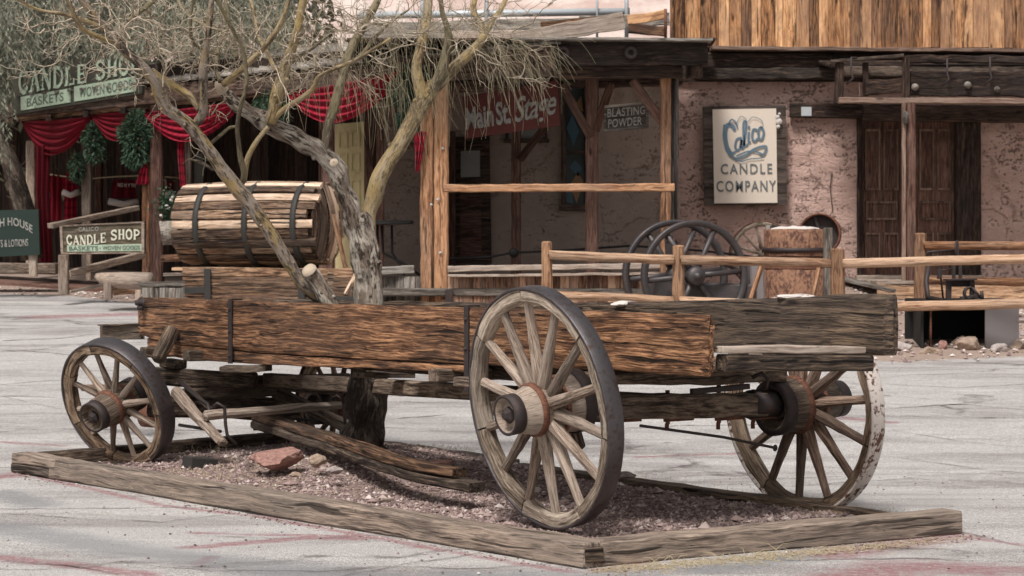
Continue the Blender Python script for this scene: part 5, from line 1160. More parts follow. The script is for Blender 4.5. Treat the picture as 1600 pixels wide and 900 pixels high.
# roof sign
rs = thing('roof_sign', tuple(FL(120, 178, -.15)), 'green painted board above the eave reading Candle Shop, Baskets, Woven Goods', 'sign')
q = [FL(18, 104, -.15), FL(222, 66, -.15), FL(222, 146, -.15), FL(18, 180, -.15)]
m = MB(); panel(m, q, .04); m.build('sign_board', M['signgreen'], rs)
def flip(q): return q
m = MB(); slab(m, q, (.06, .40, .60, .86), 'CANDLE', .012, lambda u, v: (u, .40 + (v - .40) * (1.05 - .45 * (u - .06)))); m.build('lettering', M['mint'], rs); m = MB(); slab(m, q, (.66, .42, 1.0, .80), 'SHOP', .012); m.build('lettering', M['mint'], rs); m = MB(); letter(m, q, (.10, .86, .24, .95), text_pts('CALICO', .01), .012); m.build('lettering', M['mint'], rs)
m = MB(); panel(m, q, .012, .014, rect=(.08, .06, .47, .34)); m.build('name_strip', M['mint'], rs); m = MB(); panel(m, q, .012, .014, rect=(.50, .06, .96, .36)); m.build('name_strip', M['mint'], rs)
m = MB(); letter(m, q, (.13, .11, .42, .29), text_pts('BASKETS', .012), .018); m.build('strip_lettering', M['darkletter'], rs); m = MB(); letter(m, q, (.54, .11, .93, .31), text_pts('WOVEN GOODS', .012), .018); m.build('strip_lettering', M['darkletter'], rs)

# standing candle shop sign
ss = thing('standing_sign', tuple(G(99, 459)), 'brown wooden rail sign reading Calico Candle Shop beside the porch post', 'sign')
q = sign_quad((94, 352), (226, 346), (226, 396), (96, 397), 28.3, 28.0)
m = MB(); panel(m, q, .05); m.build('sign_board', M['olive_board'], ss)
m = MB()
for rr in ((0, 0, 1, .05), (0, .95, 1, 1), (0, .05, .03, .95), (.97, .05, 1, .95)): panel(m, q, .07, .02, rect=rr)
m.build('frame', M['spoke'], ss)
wv = lambda u, v: (u, v + .06 * math.sin((u - .5) * 6.3))
m = MB(); slab(m, q, (.07, .36, .55, .68), 'CANDLE', .010, wv); slab(m, q, (.60, .40, .95, .72), 'SHOP', .010, wv); m.build('lettering', M['creamletter'], ss)
m = MB(); letter(m, q, (.22, .76, .46, .90), text_pts('CALICO', .01, 0, 1.2), .010); m.build('small_lettering', M['greyletter'], ss)
m = MB(); panel(m, q, .012, .008, rect=(.075, .08, .965, .30)); m.build('name_strip', M['mint'], ss)
m = MB(); letter(m, q, (.10, .12, .45, .26), text_pts('BASKETS', .012), .014); letter(m, q, (.50, .12, .95, .26), text_pts('WOVEN GOODS', .012), .014); letter(m, q, (.465, .17, .48, .21), text_pts('.', .02), .014); m.build('strip_lettering', M['darkletter'], ss)
one('post', 'spoke', lambda m: vbeam(m, 92, 107, 398, 460, 28.2, .12), ss)
one('post', 'spoke', lambda m: vbeam(m, 135, 143, 398, 438, 29.6, .1), ss)
one('top_rail', 'spoke', lambda m: m.beam(P(78, 353, 28.2), P(214, 325, 29.8), .10, .07), ss)
one('lower_rail', 'spoke', lambda m: m.beam(P(107, 428, 28.2), P(224, 398, 29.8), .08, .10), ss)
one('ground_rail', 'spoke', lambda m: m.beam(P(108, 456, 28.2), P(158, 446, 28.8), .06, .04), ss)
# green bath house sign
ss = thing('green_sign', tuple(G(-20, 440)), 'dark green sign with grey arched lettering reading Bath House at the far left', 'sign')
q = sign_quad((-62, 330), (60, 327), (62, 398), (-62, 404), 29.3)
m = MB(); panel(m, q, .05); m.build('sign_board', M['darkgreen'], ss)
arch = lambda u, v: (u, v + .22 * (1 - ((u - .62) / .32) ** 2) - .06)
m = MB(); letter(m, q, (.32, .50, .92, .68), text_pts('BATH HOUSE', .02, 0, 1.05), .010, warp=arch); m.build('lettering', M['greyletter'], ss); m = MB(); letter(m, q, (.40, .20, .86, .36), text_pts('HATS & LOTIONS', .012), .010); m.build('lettering', M['greyletter'], ss)
one('post', 'spoke', lambda m: vbeam(m, -40, -28, 400, 440, 29.4, .1), ss); one('post', 'spoke', lambda m: vbeam(m, 46, 58, 396, 432, 29.4, .1), ss)
one('wall_bench', 'spoke', lambda m: m.beam(P(-100, 418, 30.4), P(90, 420, 30.6), .5, .16, rough=.02), None, label='low rough timber step behind the green sign', cat='step')

# ---- swags, garlands and hanging things
def swag(name, tl, tr, sag, drop, label, mat='plaid', dY=.12, fold=5, rows=26, cols=30, top_h=0):
    a_, b_ = FL(*tl, dY), FL(*tr, dY); m = MB(); vs, gs = [], []; L = (b_ - a_).length; s_ = sag / F * a_.y; dp = drop / F * a_.y
    nn = V((-(b_ - a_).y, (b_ - a_).x, 0)).normalized()
    if nn.y > 0: nn = -nn
    for j in range(rows + 1):
        v = j / rows
        for i in range(cols + 1):
            u = i / cols; par = 4 * u * (1 - u); inner = .06 + .94 * par
            p = a_.lerp(b_, u); p = p + V((0, 0, -s_ * par * (v ** 1.0) - dp * v * .35 * (1 - par) - .02 * par))
            fo_ = math.sin(v * fold * 2 * math.pi + .7 * math.sin(u * 5)) * .045 * (.35 + .65 * par) + .03 * n3((u * 3, v * 2, 0), 1) + .018 * n3((u * 5, v * 26, 0), 1) + .01 * math.sin(v * fold * 15 + 4 * u)
            vs.append(p + nn * (fo_ + .06 * par * v)); gs.append((u * L, v * .75 * s_ + v * .2, 0))
    m.add(vs, [(j * (cols + 1) + i, j * (cols + 1) + i + 1, (j + 1) * (cols + 1) + i + 1, (j + 1) * (cols + 1) + i) for j in range(rows) for i in range(cols)], gs, .5, 0, True)
    return m.build(name, M[mat], None, label=label, cat='fabric swag', group='red fabric swags under the eave')
swag('fabric_swag', (38, 190), (142, 180), 55, 12, 'deep red swag above the tall red curtain, leftmost on the eave', 'redcloth')
swag('fabric_swag', (146, 178), (238, 168), 45, 12, 'deep red swag half hidden by the left green garland', 'redcloth')
swag('fabric_swag', (228, 176), (378, 156), 52, 12, 'plaid red swag behind the forked tree limbs, right of the left garland', dY=-.12)
swag('fabric_swag', (450, 146), (630, 108), 60, 12, 'bright red plaid swag above the pale yellow door', dY=-.14)
def tail(pts, w0, w1, Y, label, mat='plaid', name='fabric_tail', folds=3):
    m = MB(); vs, gs = [], []; n = len(pts) - 1; q_ = [(float(np.interp(i / 16 * n, range(n + 1), [p[0] for p in pts])), float(np.interp(i / 16 * n, range(n + 1), [p[1] for p in pts]))) for i in range(17)]
    for j, (x, y) in enumerate(q_):
        wd = (w0 + (w1 - w0) * j / 16)
        for i in range(13):
            u = i / 12; p = P(x + (u - .5) * wd, y + 2 * n3((u * 3, j, 0), .7), Y); p.y += .035 * math.sin(u * folds * 6.28 + j * .15); vs.append(p); gs.append((u * wd / F * Y * 1.6, -p.z, 0))
    m.add(vs, [(j * 13 + i, j * 13 + i + 1, (j + 1) * 13 + i + 1, (j + 1) * 13 + i) for j in range(16) for i in range(12)], gs, .5, 0, True)
    return m.build(name, M[mat], None, label=label, cat='fabric', group='red fabric tails on the porch')
tail([(66, 228), (66, 300), (72, 410)], 24, 20, FL(66, 300).y - .02, 'tall dark red gauze curtain hanging beside the green sign', 'velvet', 'curtain')
tail([(282, 205), (283, 250), (286, 292)], 12, 10, FL(283, 250).y - .1, 'narrow plaid tail hanging left of the pale post and barrel')
tail([(226, 256), (224, 270), (222, 288)], 8, 22, FL(225, 300).y - .15, 'plaid bow tail at the foot of the left garland')
tail([(656, 206), (655, 235), (652, 268)], 20, 6, 26.75, 'short pointed plaid tail on the orange corner post')
def garland(x, y, rx, ry, Y, n, label, mat='leafgreen', leaf=.07):
    n = int(n * 1.6)
    m = MB(); c = P(x, y, Y); sx, sz = rx / F * Y, ry / F * Y
    for _ in range(n):
        th = random.random() * 6.28; rr = random.random() ** .62; u = V((math.cos(th) * rr * sx * (1 + .25 * math.sin(5 * th)), random.uniform(-.16, .16), math.sin(th) * rr * sz))
        p = c + u; d = V((u.x * 1.5, random.uniform(-1, .4) * sx, u.z * .5 - .1 * random.random())).normalized() + V((random.uniform(-.6, .6), random.uniform(-.6, .2), random.uniform(-.8, .5))); d.normalize(); e = d.cross(V((random.random(), random.random(), random.random()))).normalized()
        L = leaf * random.uniform(.6, 1.4); vs = [p, p + d * L * .5 + e * L * .16, p + d * L, p + d * L * .5 - e * L * .16]; m.add(vs, [(0, 1, 2, 3)], None, random.random())
    for _ in range(3):
        p = c + V((random.uniform(-.6, .6) * sx, -.13, random.uniform(-.7, .7) * sz)); m.lathe(p, (0, -1, 0), [(0, .02), (.014, .014), (.02, 0), (.0, -.014)], 6, 1)
    return m.build('garland', [M[mat], M['rust']], None, label=label, cat='garland', group='green garlands on the porch')
garland(213, 218, 21, 44, FL(213, 300).y - .25, 2600, 'bushy green garland on the left porch post above the plaid bow')
garland(648, 155, 32, 52, 27.1, 3200, 'bushy green garland behind the tree limb at the orange corner post')
garland(150, 222, 16, 32, FL(150, 300).y + .2, 900, 'dim green garland between the two left swags')
garland(122, 262, 10, 22, FL(120, 300).y + .3, 500, 'small dim garland beside the thin post over hanging red clothes')
garland(430, 165, 26, 26, FL(430, 300).y + .1, 900, 'dim green garland in the shade left of the plaid swag over the door')

# shop goods in the shade
yb = FL(110, 300).y + 1.2
m = MB(); m.tube([P(75, 272, yb), P(130, 280, yb), P(180, 276, yb), P(230, 274, yb), P(280, 278, yb)], .012, 6); m.build('clothes_line', M['straw'], None, label='thin clothes line strung across the shaded porch', cat='line')
def garment(x0, x1, y0, y1, Y, mat, label, trim=None, slv=True):
    g_ = thing('garment', tuple(P((x0 + x1) / 2, y1, Y)), label, 'garment', 'red clothes hanging in the shade')
    m = MB(); vs, gs = [], []
    for j in range(11):
        v = j / 10
        for i in range(11):
            u = i / 10; wd = .55 + .45 * v if slv else 1; x = (x0 + x1) / 2 + (u - .5) * (x1 - x0) * (1 if .05 < v < .4 and slv else .72 + .2 * v); p = P(x, y0 + (y1 - y0) * v + 3 * abs(u - .5) * (1 - v), Y); p.y += .04 * math.sin(u * 15 + v) ; vs.append(p); gs.append((p.x, p.z, 0))
    m.add(vs, [(j * 11 + i, j * 11 + i + 1, (j + 1) * 11 + i + 1, (j + 1) * 11 + i) for j in range(10) for i in range(10)], gs, .5, 0, True); m.build('cloth', M[mat], g_)
    if trim: one('trim', 'whitefur', lambda m: m.tube([P(x0, trim, Y - .05), P((x0 + x1) / 2, trim + 5, Y - .06), P(x1, trim, Y - .05)], .05, 8, rough=.3), g_)
garment(76, 98, 272, 345, yb, 'redcloth', 'dull red jacket hanging beside the red curtain'); garment(98, 122, 270, 350, yb, 'plaid', 'brighter pink red dress hanging above the sign rail', 300)
garment(170, 216, 280, 310, yb + .2, 'velvet', 'dark red cloth banner with white letters and trim on the line', 314, False)
garment(258, 272, 282, 300, yb, 'redcloth', 'small red stocking hanging left of the pale post', 300)
one('banner_lettering', 'whitefur', lambda m: letter(m, sign_quad((184, 286), (212, 287), (212, 293), (184, 292), yb + .1), (0, 0, 1, 1), text_pts('NO M Y TH', .02), .01), bpy.data.objects['garment.002'])
m = MB(); m.rock(tuple(P(127, 285, yb - .3)), .10, .09, .07, 3, 0, 3); m.build('hat', M['black'], None, label='black hat with pale trim hanging by the thin porch post', cat='hat')
m = MB(); m.rock(tuple(P(252, 286, yb)), .09, .08, .10, 5, 0, 3); m.build('stuffed_figure', M['whitefur'], None, label='white fluffy toy hanging right of the left porch post', cat='toy')
# potted plant
pt = thing('potted_plant', tuple(P(264, 360, 30.2)), 'leafy green plant with pale flowers in a grey pot left of the barrel', 'plant')
one('pot', 'greyplank', lambda m: m.lathe(P(264, 372, 30.2), (0, 0, 1), [(0, -.1), (.10, -.1), (.15, .25), (.13, .25), (.12, .2), (0, .2)], 18), pt)
m = MB(); c = P(266, 322, 30.2)
for _ in range(700):
    u = V((random.gauss(0, .10), random.gauss(0, .08), random.gauss(0, .12))); d = V((random.gauss(0, 1), random.gauss(0, 1), random.gauss(0, 1))).normalized(); e = d.cross(V((.3, .5, .8))).normalized(); p = c + u; L = .06; m.add([p, p + d * L * .5 + e * L * .3, p + d * L, p + d * L * .5 - e * L * .3], [(0, 1, 2, 3)])
m.build('leaves', M['leafgreen'], pt)
one('flowers', 'whitefur', lambda m: [m.rock(tuple(c + V((random.uniform(-.15, .15), -.16, random.uniform(-.15, .12)))), .03, .03, .03, k, 0, 2) for k in range(7)], pt)

# ---- barrel on its plank box
YBr = 25.0
br = thing('barrel', tuple(P(405, 418, YBr)), 'large pale wooden barrel with dark iron hoops lying on its side on a plank box', 'barrel')
e0, e1 = P(296, 352, YBr + .35), P(514, 350, YBr - .25); axb = (e1 - e0).normalized(); Lb = (e1 - e0).length; Rb = 66 / F * YBr
def rb_at(t): return Rb * (.93 + .07 * math.sin(math.pi * (.1 + .8 * t)))
ref = V((0, 0, 1)); eb = (ref - axb * ref.dot(axb)).normalized(); gb_ = axb.cross(eb)
m = MB(); ns = 26
for k in range(ns):
    a0 = 2 * math.pi * k / ns + .018; a1 = 2 * math.pi * (k + 1) / ns - .018; dr_ = random.uniform(-.018, .018); ext = random.uniform(-.09, .04); vs, gs = [], []; off = random.random() * 50; nn_ = 14
    for i in range(nn_ + 1):
        t = i / nn_; r_ = rb_at(t) + dr_; x = t * (Lb + ext)
        for (aa, rr) in ((a0, r_ - .05), (a0, r_ - .006), (a0 * .75 + a1 * .25, r_), (a0 * .25 + a1 * .75, r_), (a1, r_ - .006), (a1, r_ - .05)):
            p = e0 + axb * x + (eb * math.cos(aa) + gb_ * math.sin(aa)) * (rr + .004 * n3((x, aa, 0), 9, off)); vs.append(p); gs.append((off + x, aa * r_ + off * .3, rr))
    fs = [(i * 6 + j, i * 6 + (j + 1) % 6, (i + 1) * 6 + (j + 1) % 6, (i + 1) * 6 + j) for i in range(nn_) for j in range(6)] + [tuple(range(5, -1, -1)), tuple(nn_ * 6 + j for j in range(6))]
    m.add(vs, fs, gs, None, 0)
m.build('staves', M['barrel'], br)
for t in (.18, .53, .865):
    one('hoop', 'grease', lambda m: m.lathe(e0 + axb * (t * Lb), axb, [(rb_at(t) - .01, -.035), (rb_at(t) + .014, -.035), (rb_at(t) + .018, 0), (rb_at(t) + .014, .035), (rb_at(t) - .01, .035)], 64, closed=True), br)
m = MB()
for k in range(6):
    z0 = -Rb * .93 + k * Rb * 1.86 / 6; z1 = z0 + Rb * 1.86 / 6 - .012; off = random.random() * 30; vs, gs = [], []
    for zz in (z0, (z0 + z1) / 2, z1):
        zz = max(-Rb * .925, min(Rb * .925, zz)); hw = math.sqrt(max(.0004, (Rb * .93) ** 2 - zz * zz))
        for i in range(13):
            w_ = hw * (-1 + i / 6); bul = .11 * (1 - (w_ * w_ + zz * zz) / (Rb * .93) ** 2) + .01 * (k % 2); p = e1 + axb * (bul - .03) + gb_ * zz + eb * w_; vs.append(p); gs.append((off + w_, zz, 0))
    m.add(vs, [(j * 13 + i, j * 13 + i + 1, (j + 1) * 13 + i + 1, (j + 1) * 13 + i) for j in range(2) for i in range(12)], gs, None, 0)
m.build('barrel_head', M['barrel'], br)
one('head_batten', 'fencepost', lambda m: m.beam(P(520, 335, YBr - .55), P(540, 418, YBr - .5), .04, .05), br)
bx = thing('plank_box', tuple(P(410, 500, 24.9)), 'long plank box with iron corner straps carrying the barrel', 'box')
m = MB()
for k, (y0, y1) in enumerate(((417, 431), (432, 446), (447, 461), (462, 480), (481, 520))): m.beam(P(286, (y0 + y1) / 2, 24.7), P(552, (y0 + y1) / 2 + 3, 24.3), .05, (y1 - y0) / F * 24.7, rough=.006)
m.build('side_boards', M['tank'], bx)
one('top_boards', 'tank', lambda m: m.beam(P(288, 420, 25.3), P(550, 424, 24.9), .9, .04), bx)
one('end_board', 'barrel', lambda m: [m.beam(P(512, 440, 24.35), P(552, 440, 24.35), .06, .22, rough=.01), m.beam(P(540, 460, 24.3), P(556, 428, 24.3), .05, .05)], bx)
for x in (324, 471): one('iron_strap', 'grease', lambda m: vbeam(m, x - 5, x + 5, 420, 480, 24.34 if x > 400 else 24.58, .03), bx)
one('iron_rail', 'grease', lambda m: [hbeam(m, 288, 330, 454, 453, 24.6, 10, .03), hbeam(m, 480, 560, 467, 468, 24.25, 8, .03)], bx)
# crate, log bench
cr = thing('plank_crate', tuple(P(250, 480, 24)), 'small grey plank crate standing left of the barrel box', 'crate')
m = MB(); planks(m, P(222, 460, 24.0), P(288, 460, 24.2), zat(490, 24), zat(450, 24), 8, .03, .004); m.build('side_boards', M['greyplank'], cr)
one('top_board', 'greyplank', lambda m: m.beam(P(216, 445, 24), P(288, 443, 24.2), .05, .06, rough=.004), cr)
one('top_board', 'palewood', lambda m: m.beam(P(258, 429, 25), P(288, 428, 25), .3, .04, rough=.004), cr)
one('foot_board', 'spoke', lambda m: [m.beam(P(213, 470, 23.9), P(288, 467, 24.1), .05, .03, rough=.004), vbeam(m, 212, 220, 453, 475, 23.9, .05)], cr)
lb = thing('log_bench', tuple(P(190, 465, 27)), 'half log bench of pale bare wood on a stub leg behind the crate', 'bench')
m = MB(); m.tube([P(149, 430, 27.4), P(160, 436, 27.4), P(190, 438, 27.3), P(236, 440, 27.2)], [.03, .085, .12, .12], 14, rough=.15); m.build('log', M['spoke'], lb)
one('leg', 'spoke', lambda m: vbeam(m, 163, 175, 440, 467, 27.3, .12), lb)
one('log', 'tank', lambda m: m.beam(P(178, 455, 27.6), P(222, 450, 27.6), .2, .12), lb)
one('rail', 'post', lambda m: m.tube([P(255, 404, 27), P(290, 402, 26.6)], .05, 10), None, label='short pole rail between the left post and the barrel', cat='rail')

# ---- pole fence
YF = 23.0
fe = thing('pole_fence', tuple(G(1060, 548)), 'peeled pole fence with square orange posts behind the wagon, nearest line', 'fence')
def pole(pts, r_, parent, mat='pole'):
    m = MB(); q_ = cat_rom([(p[0], p[1], p[2]) for p in pts], 8); w3 = [P(*p) for p in q_]; n = len(w3)
    m.tube([w + V((0, 0, .006 * n3(w, 3))) for w in [w3[0]] + w3 + [w3[-1]]], [r_ * .3] + [r_ * (1 + .07 * n3(w, 2.5, 3)) for w in w3] + [r_ * .3], 14, rough=.05, freq=5); return m.build('rail', M[mat], parent)
for x0, x1, yt, Y in ((846, 863, 377, 23.0), (1051, 1069, 383, 23.0), (1298, 1319, 388, 22.8)):
    one('post', 'fencepost', lambda m: vbeam(m, x0, x1, yt, 545, Y, .13, rough=.010, seg=16, ch=.2), fe)
pole([(858, 398, 22.93), (950, 402, 22.93), (1053, 406, 22.93)], .053, fe); pole([(1064, 406, 22.93), (1180, 408, 22.9), (1299, 412, 22.8)], .053, fe); pole([(1318, 412, 22.75), (1450, 408, 22.4), (1720, 402, 22.0)], .053, fe)
pole([(870, 462, 22.93), (950, 464, 22.93), (1053, 470, 22.93)], .05, fe); pole([(1062, 470, 22.93), (1180, 474, 22.9), (1299, 480, 22.8)], .05, fe); pole([(1318, 480, 22.75), (1480, 477, 22.4), (1720, 472, 22.0)], .056, fe)
f2 = thing('pole_fence', tuple(G(1437, 490)), 'second pole fence starting at the post in front of the doors', 'fence')
one('post', 'fencepost', lambda m: vbeam(m, 1429, 1446, 364, 500, 26.2, .14, rough=.010, seg=16, ch=.2), f2)
pole([(1444, 384, 26.1), (1550, 384, 26.1), (1760, 385, 26.1)], .055, f2, 'post'); pole([(1446, 437, 26.1), (1560, 440, 26.1), (1760, 445, 26.1)], .055, f2, 'post')

# ---- twin flywheel engine
en = thing('flywheel_engine', tuple(G(1090, 520)), 'old stationary engine with two large grey iron flywheels behind the fence', 'engine')
def flywheel(c, ax, r_, parent):
    m = MB(); m.lathe(c, ax, [(r_ - .068, -.045), (r_ - .016, -.05), (r_, -.045), (r_, .045), (r_ - .016, .05), (r_ - .068, .045), (r_ - .076, .0)], 72, closed=True); f = m.build('flywheel', M['grey_iron'], parent)
    ref = V((0, 0, 1)); e = (ref - V(ax) * ref.dot(V(ax))).normalized(); g_ = V(ax).cross(e)
    m = MB()
    for k in range(6):
        th = .62 + k * math.pi / 3; d = e * math.cos(th) + g_ * math.sin(th); m.tube([c + d * .08, c + d * .25, c + d * (r_ - .08)], [.042, .034, .036], 10)
    m.build('spokes', M['grey_iron'], f); one('hub', 'grey_iron', lambda m: m.lathe(c, ax, [(0, -.14), (.06, -.14), (.07, -.09), (.11, -.07), (.12, .07), (.10, .12), (0, .12)], 24), f); return f
YE = 25.0; re_ = 87 / F * YE
axe = V((.26, -.96, 0)).normalized()
flywheel(P(1085, 431, YE), axe, re_, en); flywheel(P(1055, 429, YE + .62), axe, re_ * 1.01, en)
one('shaft', 'grey_iron', lambda m: m.tube([P(1050, 429, YE + .75), P(1092, 432, YE - .18)], .045, 12), en)
one('cylinder', 'grey_iron', lambda m: [m.beam(P(1015, 452, YE + .35), P(1180, 458, YE + .3), .3, .22, rough=.004), m.beam(P(1022, 455, YE + .3), P(1060, 455, YE + .3), .5, .35)], en)
one('bed_plate', 'grey_iron', lambda m: m.beam(P(1000, 498, YE + .35), P(1190, 498, YE + .35), .5, .40, rough=.003, ch=.04), en)
one('water_hopper', 'greypaint', lambda m: m.beam(P(1180, 410, YE + .4), P(1182, 510, YE + .4), .4, .18, up=(1, 0, 0), rough=.004), en)
one('push_rod', 'iron', lambda m: [m.tube([P(1100, 400, YE + .3), P(1160, 425, YE + .3)], .02, 8), m.tube([P(1043, 378, YE + .2), P(1056, 377, YE + .1)], .02, 8), m.beam(P(1045, 368, YE + .5), P(1047, 412, YE + .5), .10, .10)], en)
one('wood_strut', 'post', lambda m: m.beam(P(1173, 468, 24.6), P(1190, 415, 24.9), .05, .06), en)

# ---- wooden wheel, pulley and rusty tank by the wall
ww = thing('cart_wheel', tuple(P(1190, 450, 30)), 'pale weathered cart wheel leaning on the pink wall behind the rusty drum', 'wheel')
cw = P(1192, 398, 30.5); aw_ = V((.12, -.97, .12)).normalized(); rw = 53 / F * 30.5
w_ = one('rim', 'felloe', lambda m: m.lathe(cw, aw_, [(rw - .075, -.03), (rw - .01, -.03), (rw - .01, .03), (rw - .075, .03)], 48, closed=True, rough=.01), ww)
one('tyre', 'rust', lambda m: m.lathe(cw, aw_, [(rw - .012, -.035), (rw + .004, -.035), (rw + .004, .035), (rw - .012, .035)], 48, closed=True), ww)
e_ = (V((0, 0, 1)) - aw_ * aw_.z).normalized(); g_ = aw_.cross(e_)
for k in range(12):
    th = .2 + k * math.pi / 6; d = e_ * math.cos(th) + g_ * math.sin(th); one('spoke', 'spoke', lambda m: m.tube([cw + d * .06, cw + d * (rw - .06)], [.03, .02], 7), ww)
one('hub', 'spoke', lambda m: m.lathe(cw, aw_, [(0, .14), (.06, .14), (.09, 0), (.06, -.1), (0, -.1)], 18), ww)
pu = thing('iron_pulley', tuple(P(1280, 400, 31.5)), 'dark solid iron pulley wheel fixed against the pink wall above the rusty drum', 'wheel')
cp, rp = P(1281, 366, 31.4), 33 / F * 31.4; ap = V((-.22, -.97, 0)).normalized()
one('rim', 'rust', lambda m: m.lathe(cp, ap, [(rp - .03, .12), (rp, .12), (rp, -.12), (rp - .03, -.12)], 40, closed=True), pu)
one('web', 'iron', lambda m: [m.lathe(cp, ap, [(0, 0), (rp - .03, 0)], 40), m.lathe(cp, ap, [(0, .1), (.05, .1), (.06, 0)], 16)] + [m.beam(cp + V((math.cos(t) * .05, -.02, math.sin(t) * .05)), cp + V((math.cos(t) * rp * .9, -.02, math.sin(t) * rp * .9)), .04, .05) for t in (.3, 1.87, 3.44, 5.0)], pu)
YD = 26.5; dr = thing('rusty_drum', tuple(P(1242, 500, YD)), 'riveted rusty two part iron drum with white crust on its lid', 'drum'); rd = 49 / F * YD
one('upper_ring', 'rust_pale', lambda m: m.lathe(P(1242, 400, YD), (0, 0, 1), [(rd * .99, 0), (rd * .99, zat(362, YD) - zat(400, YD)), (rd * .9, zat(358, YD) - zat(400, YD))], 40, rough=.008), dr)
one('band', 'iron', lambda m: m.lathe(P(1242, 391, YD), (0, 0, 1), [(rd * .9, -.03), (rd * 1.03, -.03), (rd * 1.05, 0), (rd * 1.03, .03), (rd * .9, .03)], 40, rough=.01), dr)
one('lower_ring', 'rust', lambda m: m.lathe(P(1242, 420, YD), (0, 0, 1), [(rd * .98, 0), (rd * .96, .16), (rd * .8, .17)], 40, rough=.008), dr)
one('shell', 'rust_pale', lambda m: m.lathe(P(1242, 515, YD), (0, 0, 1), [(rd, 0), (rd, zat(422, YD) - zat(515, YD)), (rd * .9, zat(419, YD) - zat(515, YD))], 40, rough=.012), dr)
one('lid_crust', 'white', lambda m: m.lathe(P(1242, 361, YD), (0, 0, 1), [(rd * .86, .0), (rd * .75, .03), (rd * .5, .05), (0, .055)], 30, rough=.03), dr)
one('wood_strut', 'post', lambda m: m.beam(P(1268, 470, 25.7), P(1280, 418, 25.9), .05, .05), dr)
one('wood_post', 'greyplank', lambda m: vbeam(m, 1287, 1300, 356, 500, 25.6, .12), dr)
one('wood_post', 'greyplank', lambda m: vbeam(m, 1196, 1203, 352, 395, 27, .05), dr)
one('hatch_clamp', 'iron', lambda m: [m.beam(P(1206, 352, 26.9), P(1222, 358, 26.9), .04, .05, rough=.02)], dr)
m = MB(); m.beam(P(1320, 436, 28.0), P(1395, 455, 27.2), .12, .05, rough=.01); m.build('loose_plank', M['greyplank'], None, label='loose grey plank slanting down from the wall behind the fence', cat='plank')

# ---- forge
YG = 22.6
fg = thing('forge', tuple(G(1500, 545)), 'black sheet iron forge box with rusty ironwork standing behind the lower fence rail', 'forge')
m = MB(); X0, X1, X2 = P(1441, 540, YG), P(1539, 540, YG), P(1573, 540, YG + .5); zt = zat(470, YG + .2); z0 = gz(X0.x, YG) - .03
def plate(m, a_, b_, za, zb, th=.03): m.beam((a_[0], a_[1], (za + zb) / 2), (b_[0], b_[1], (za + zb) / 2), th, zb - za, rough=0, ch=.05, seg=4)
plate(m, (X0.x, YG), (X0.x + .1, YG + 1.0), z0, zt); plate(m, (X0.x, YG + 1.0), (X2.x, YG + 1.0), z0, zt); m.beam((X0.x, YG + .5, zt), (X2.x, YG + .5, zt), 1.0, .03, rough=0)
m.build('box', M['black'], fg)
m = MB(); plate(m, (X1.x, YG), (X2.x, YG + .02), z0, zt); plate(m, (X2.x, YG), (X2.x, YG + 1.0), z0, zt); m.build('side_panel', M['greypaint'], fg)
one('back_leg', 'rust', lambda m: m.beam((X0.x + .12, YG + .15, z0), (X0.x + .12, YG + .15, zt), .02, .06, rough=.004), fg)
one('tool_stand', 'iron', lambda m: [vbeam(m, 1478, 1486, 437, 472, YG + .3, .06), vbeam(m, 1515, 1523, 437, 470, YG + .3, .03), m.beam(P(1476, 437, YG + .3), P(1524, 436, YG + .3), .2, .02), vbeam(m, 1486, 1520, 438, 448, YG + .38, .02)], fg)
one('blower_wheel', 'iron', lambda m: [m.lathe(P(1515, 458, YG + .2), V((.2, -.97, 0)), [(.05, -.02), (.075, -.02), (.075, .02), (.05, .02)], 20, closed=True), m.beam(P(1500, 466, YG + .2), P(1532, 462, YG + .2), .04, .04, rough=.01), m.tube([P(1520, 450, YG + .1), P(1535, 468, YG + .1)], .015, 6), m.tube([P(1534, 455, YG + .1), P(1535, 470, YG + .1)], .02, 6)], fg)
one('hood_disc', 'iron', lambda m: m.lathe(P(1495, 390, YG + .5), V((.93, -.36, 0)), [(0, .02), (.10, .01), (.11, 0), (.10, -.01), (0, -.02)], 24), fg)
one('hood_stem', 'iron', lambda m: [vbeam(m, 1488, 1493, 400, 440, YG + .5, .04), vbeam(m, 1498, 1503, 400, 438, YG + .5, .03)], fg)
one('handle_frame', 'iron', lambda m: [m.tube([P(1500, 400, YG + .6), P(1452, 402, YG + .4), P(1448, 394, YG + .4), P(1495, 391, YG + .6)], .014, 6), m.tube([P(1452, 402, YG + .4), P(1468, 415, YG + .4), P(1474, 470, YG + .4)], .012, 6), m.tube([P(1468, 423, YG + .4), P(1490, 420, YG + .5)], .010, 6), vbeam(m, 1464, 1471, 420, 436, YG + .4, .05)], fg)
one('hose', 'iron', lambda m: m.tube([P(1452, 410, YG + .3), P(1447, 440, YG + .2), P(1450, 465, YG + .1), P(1475, 470, YG)], .03, 8), fg)
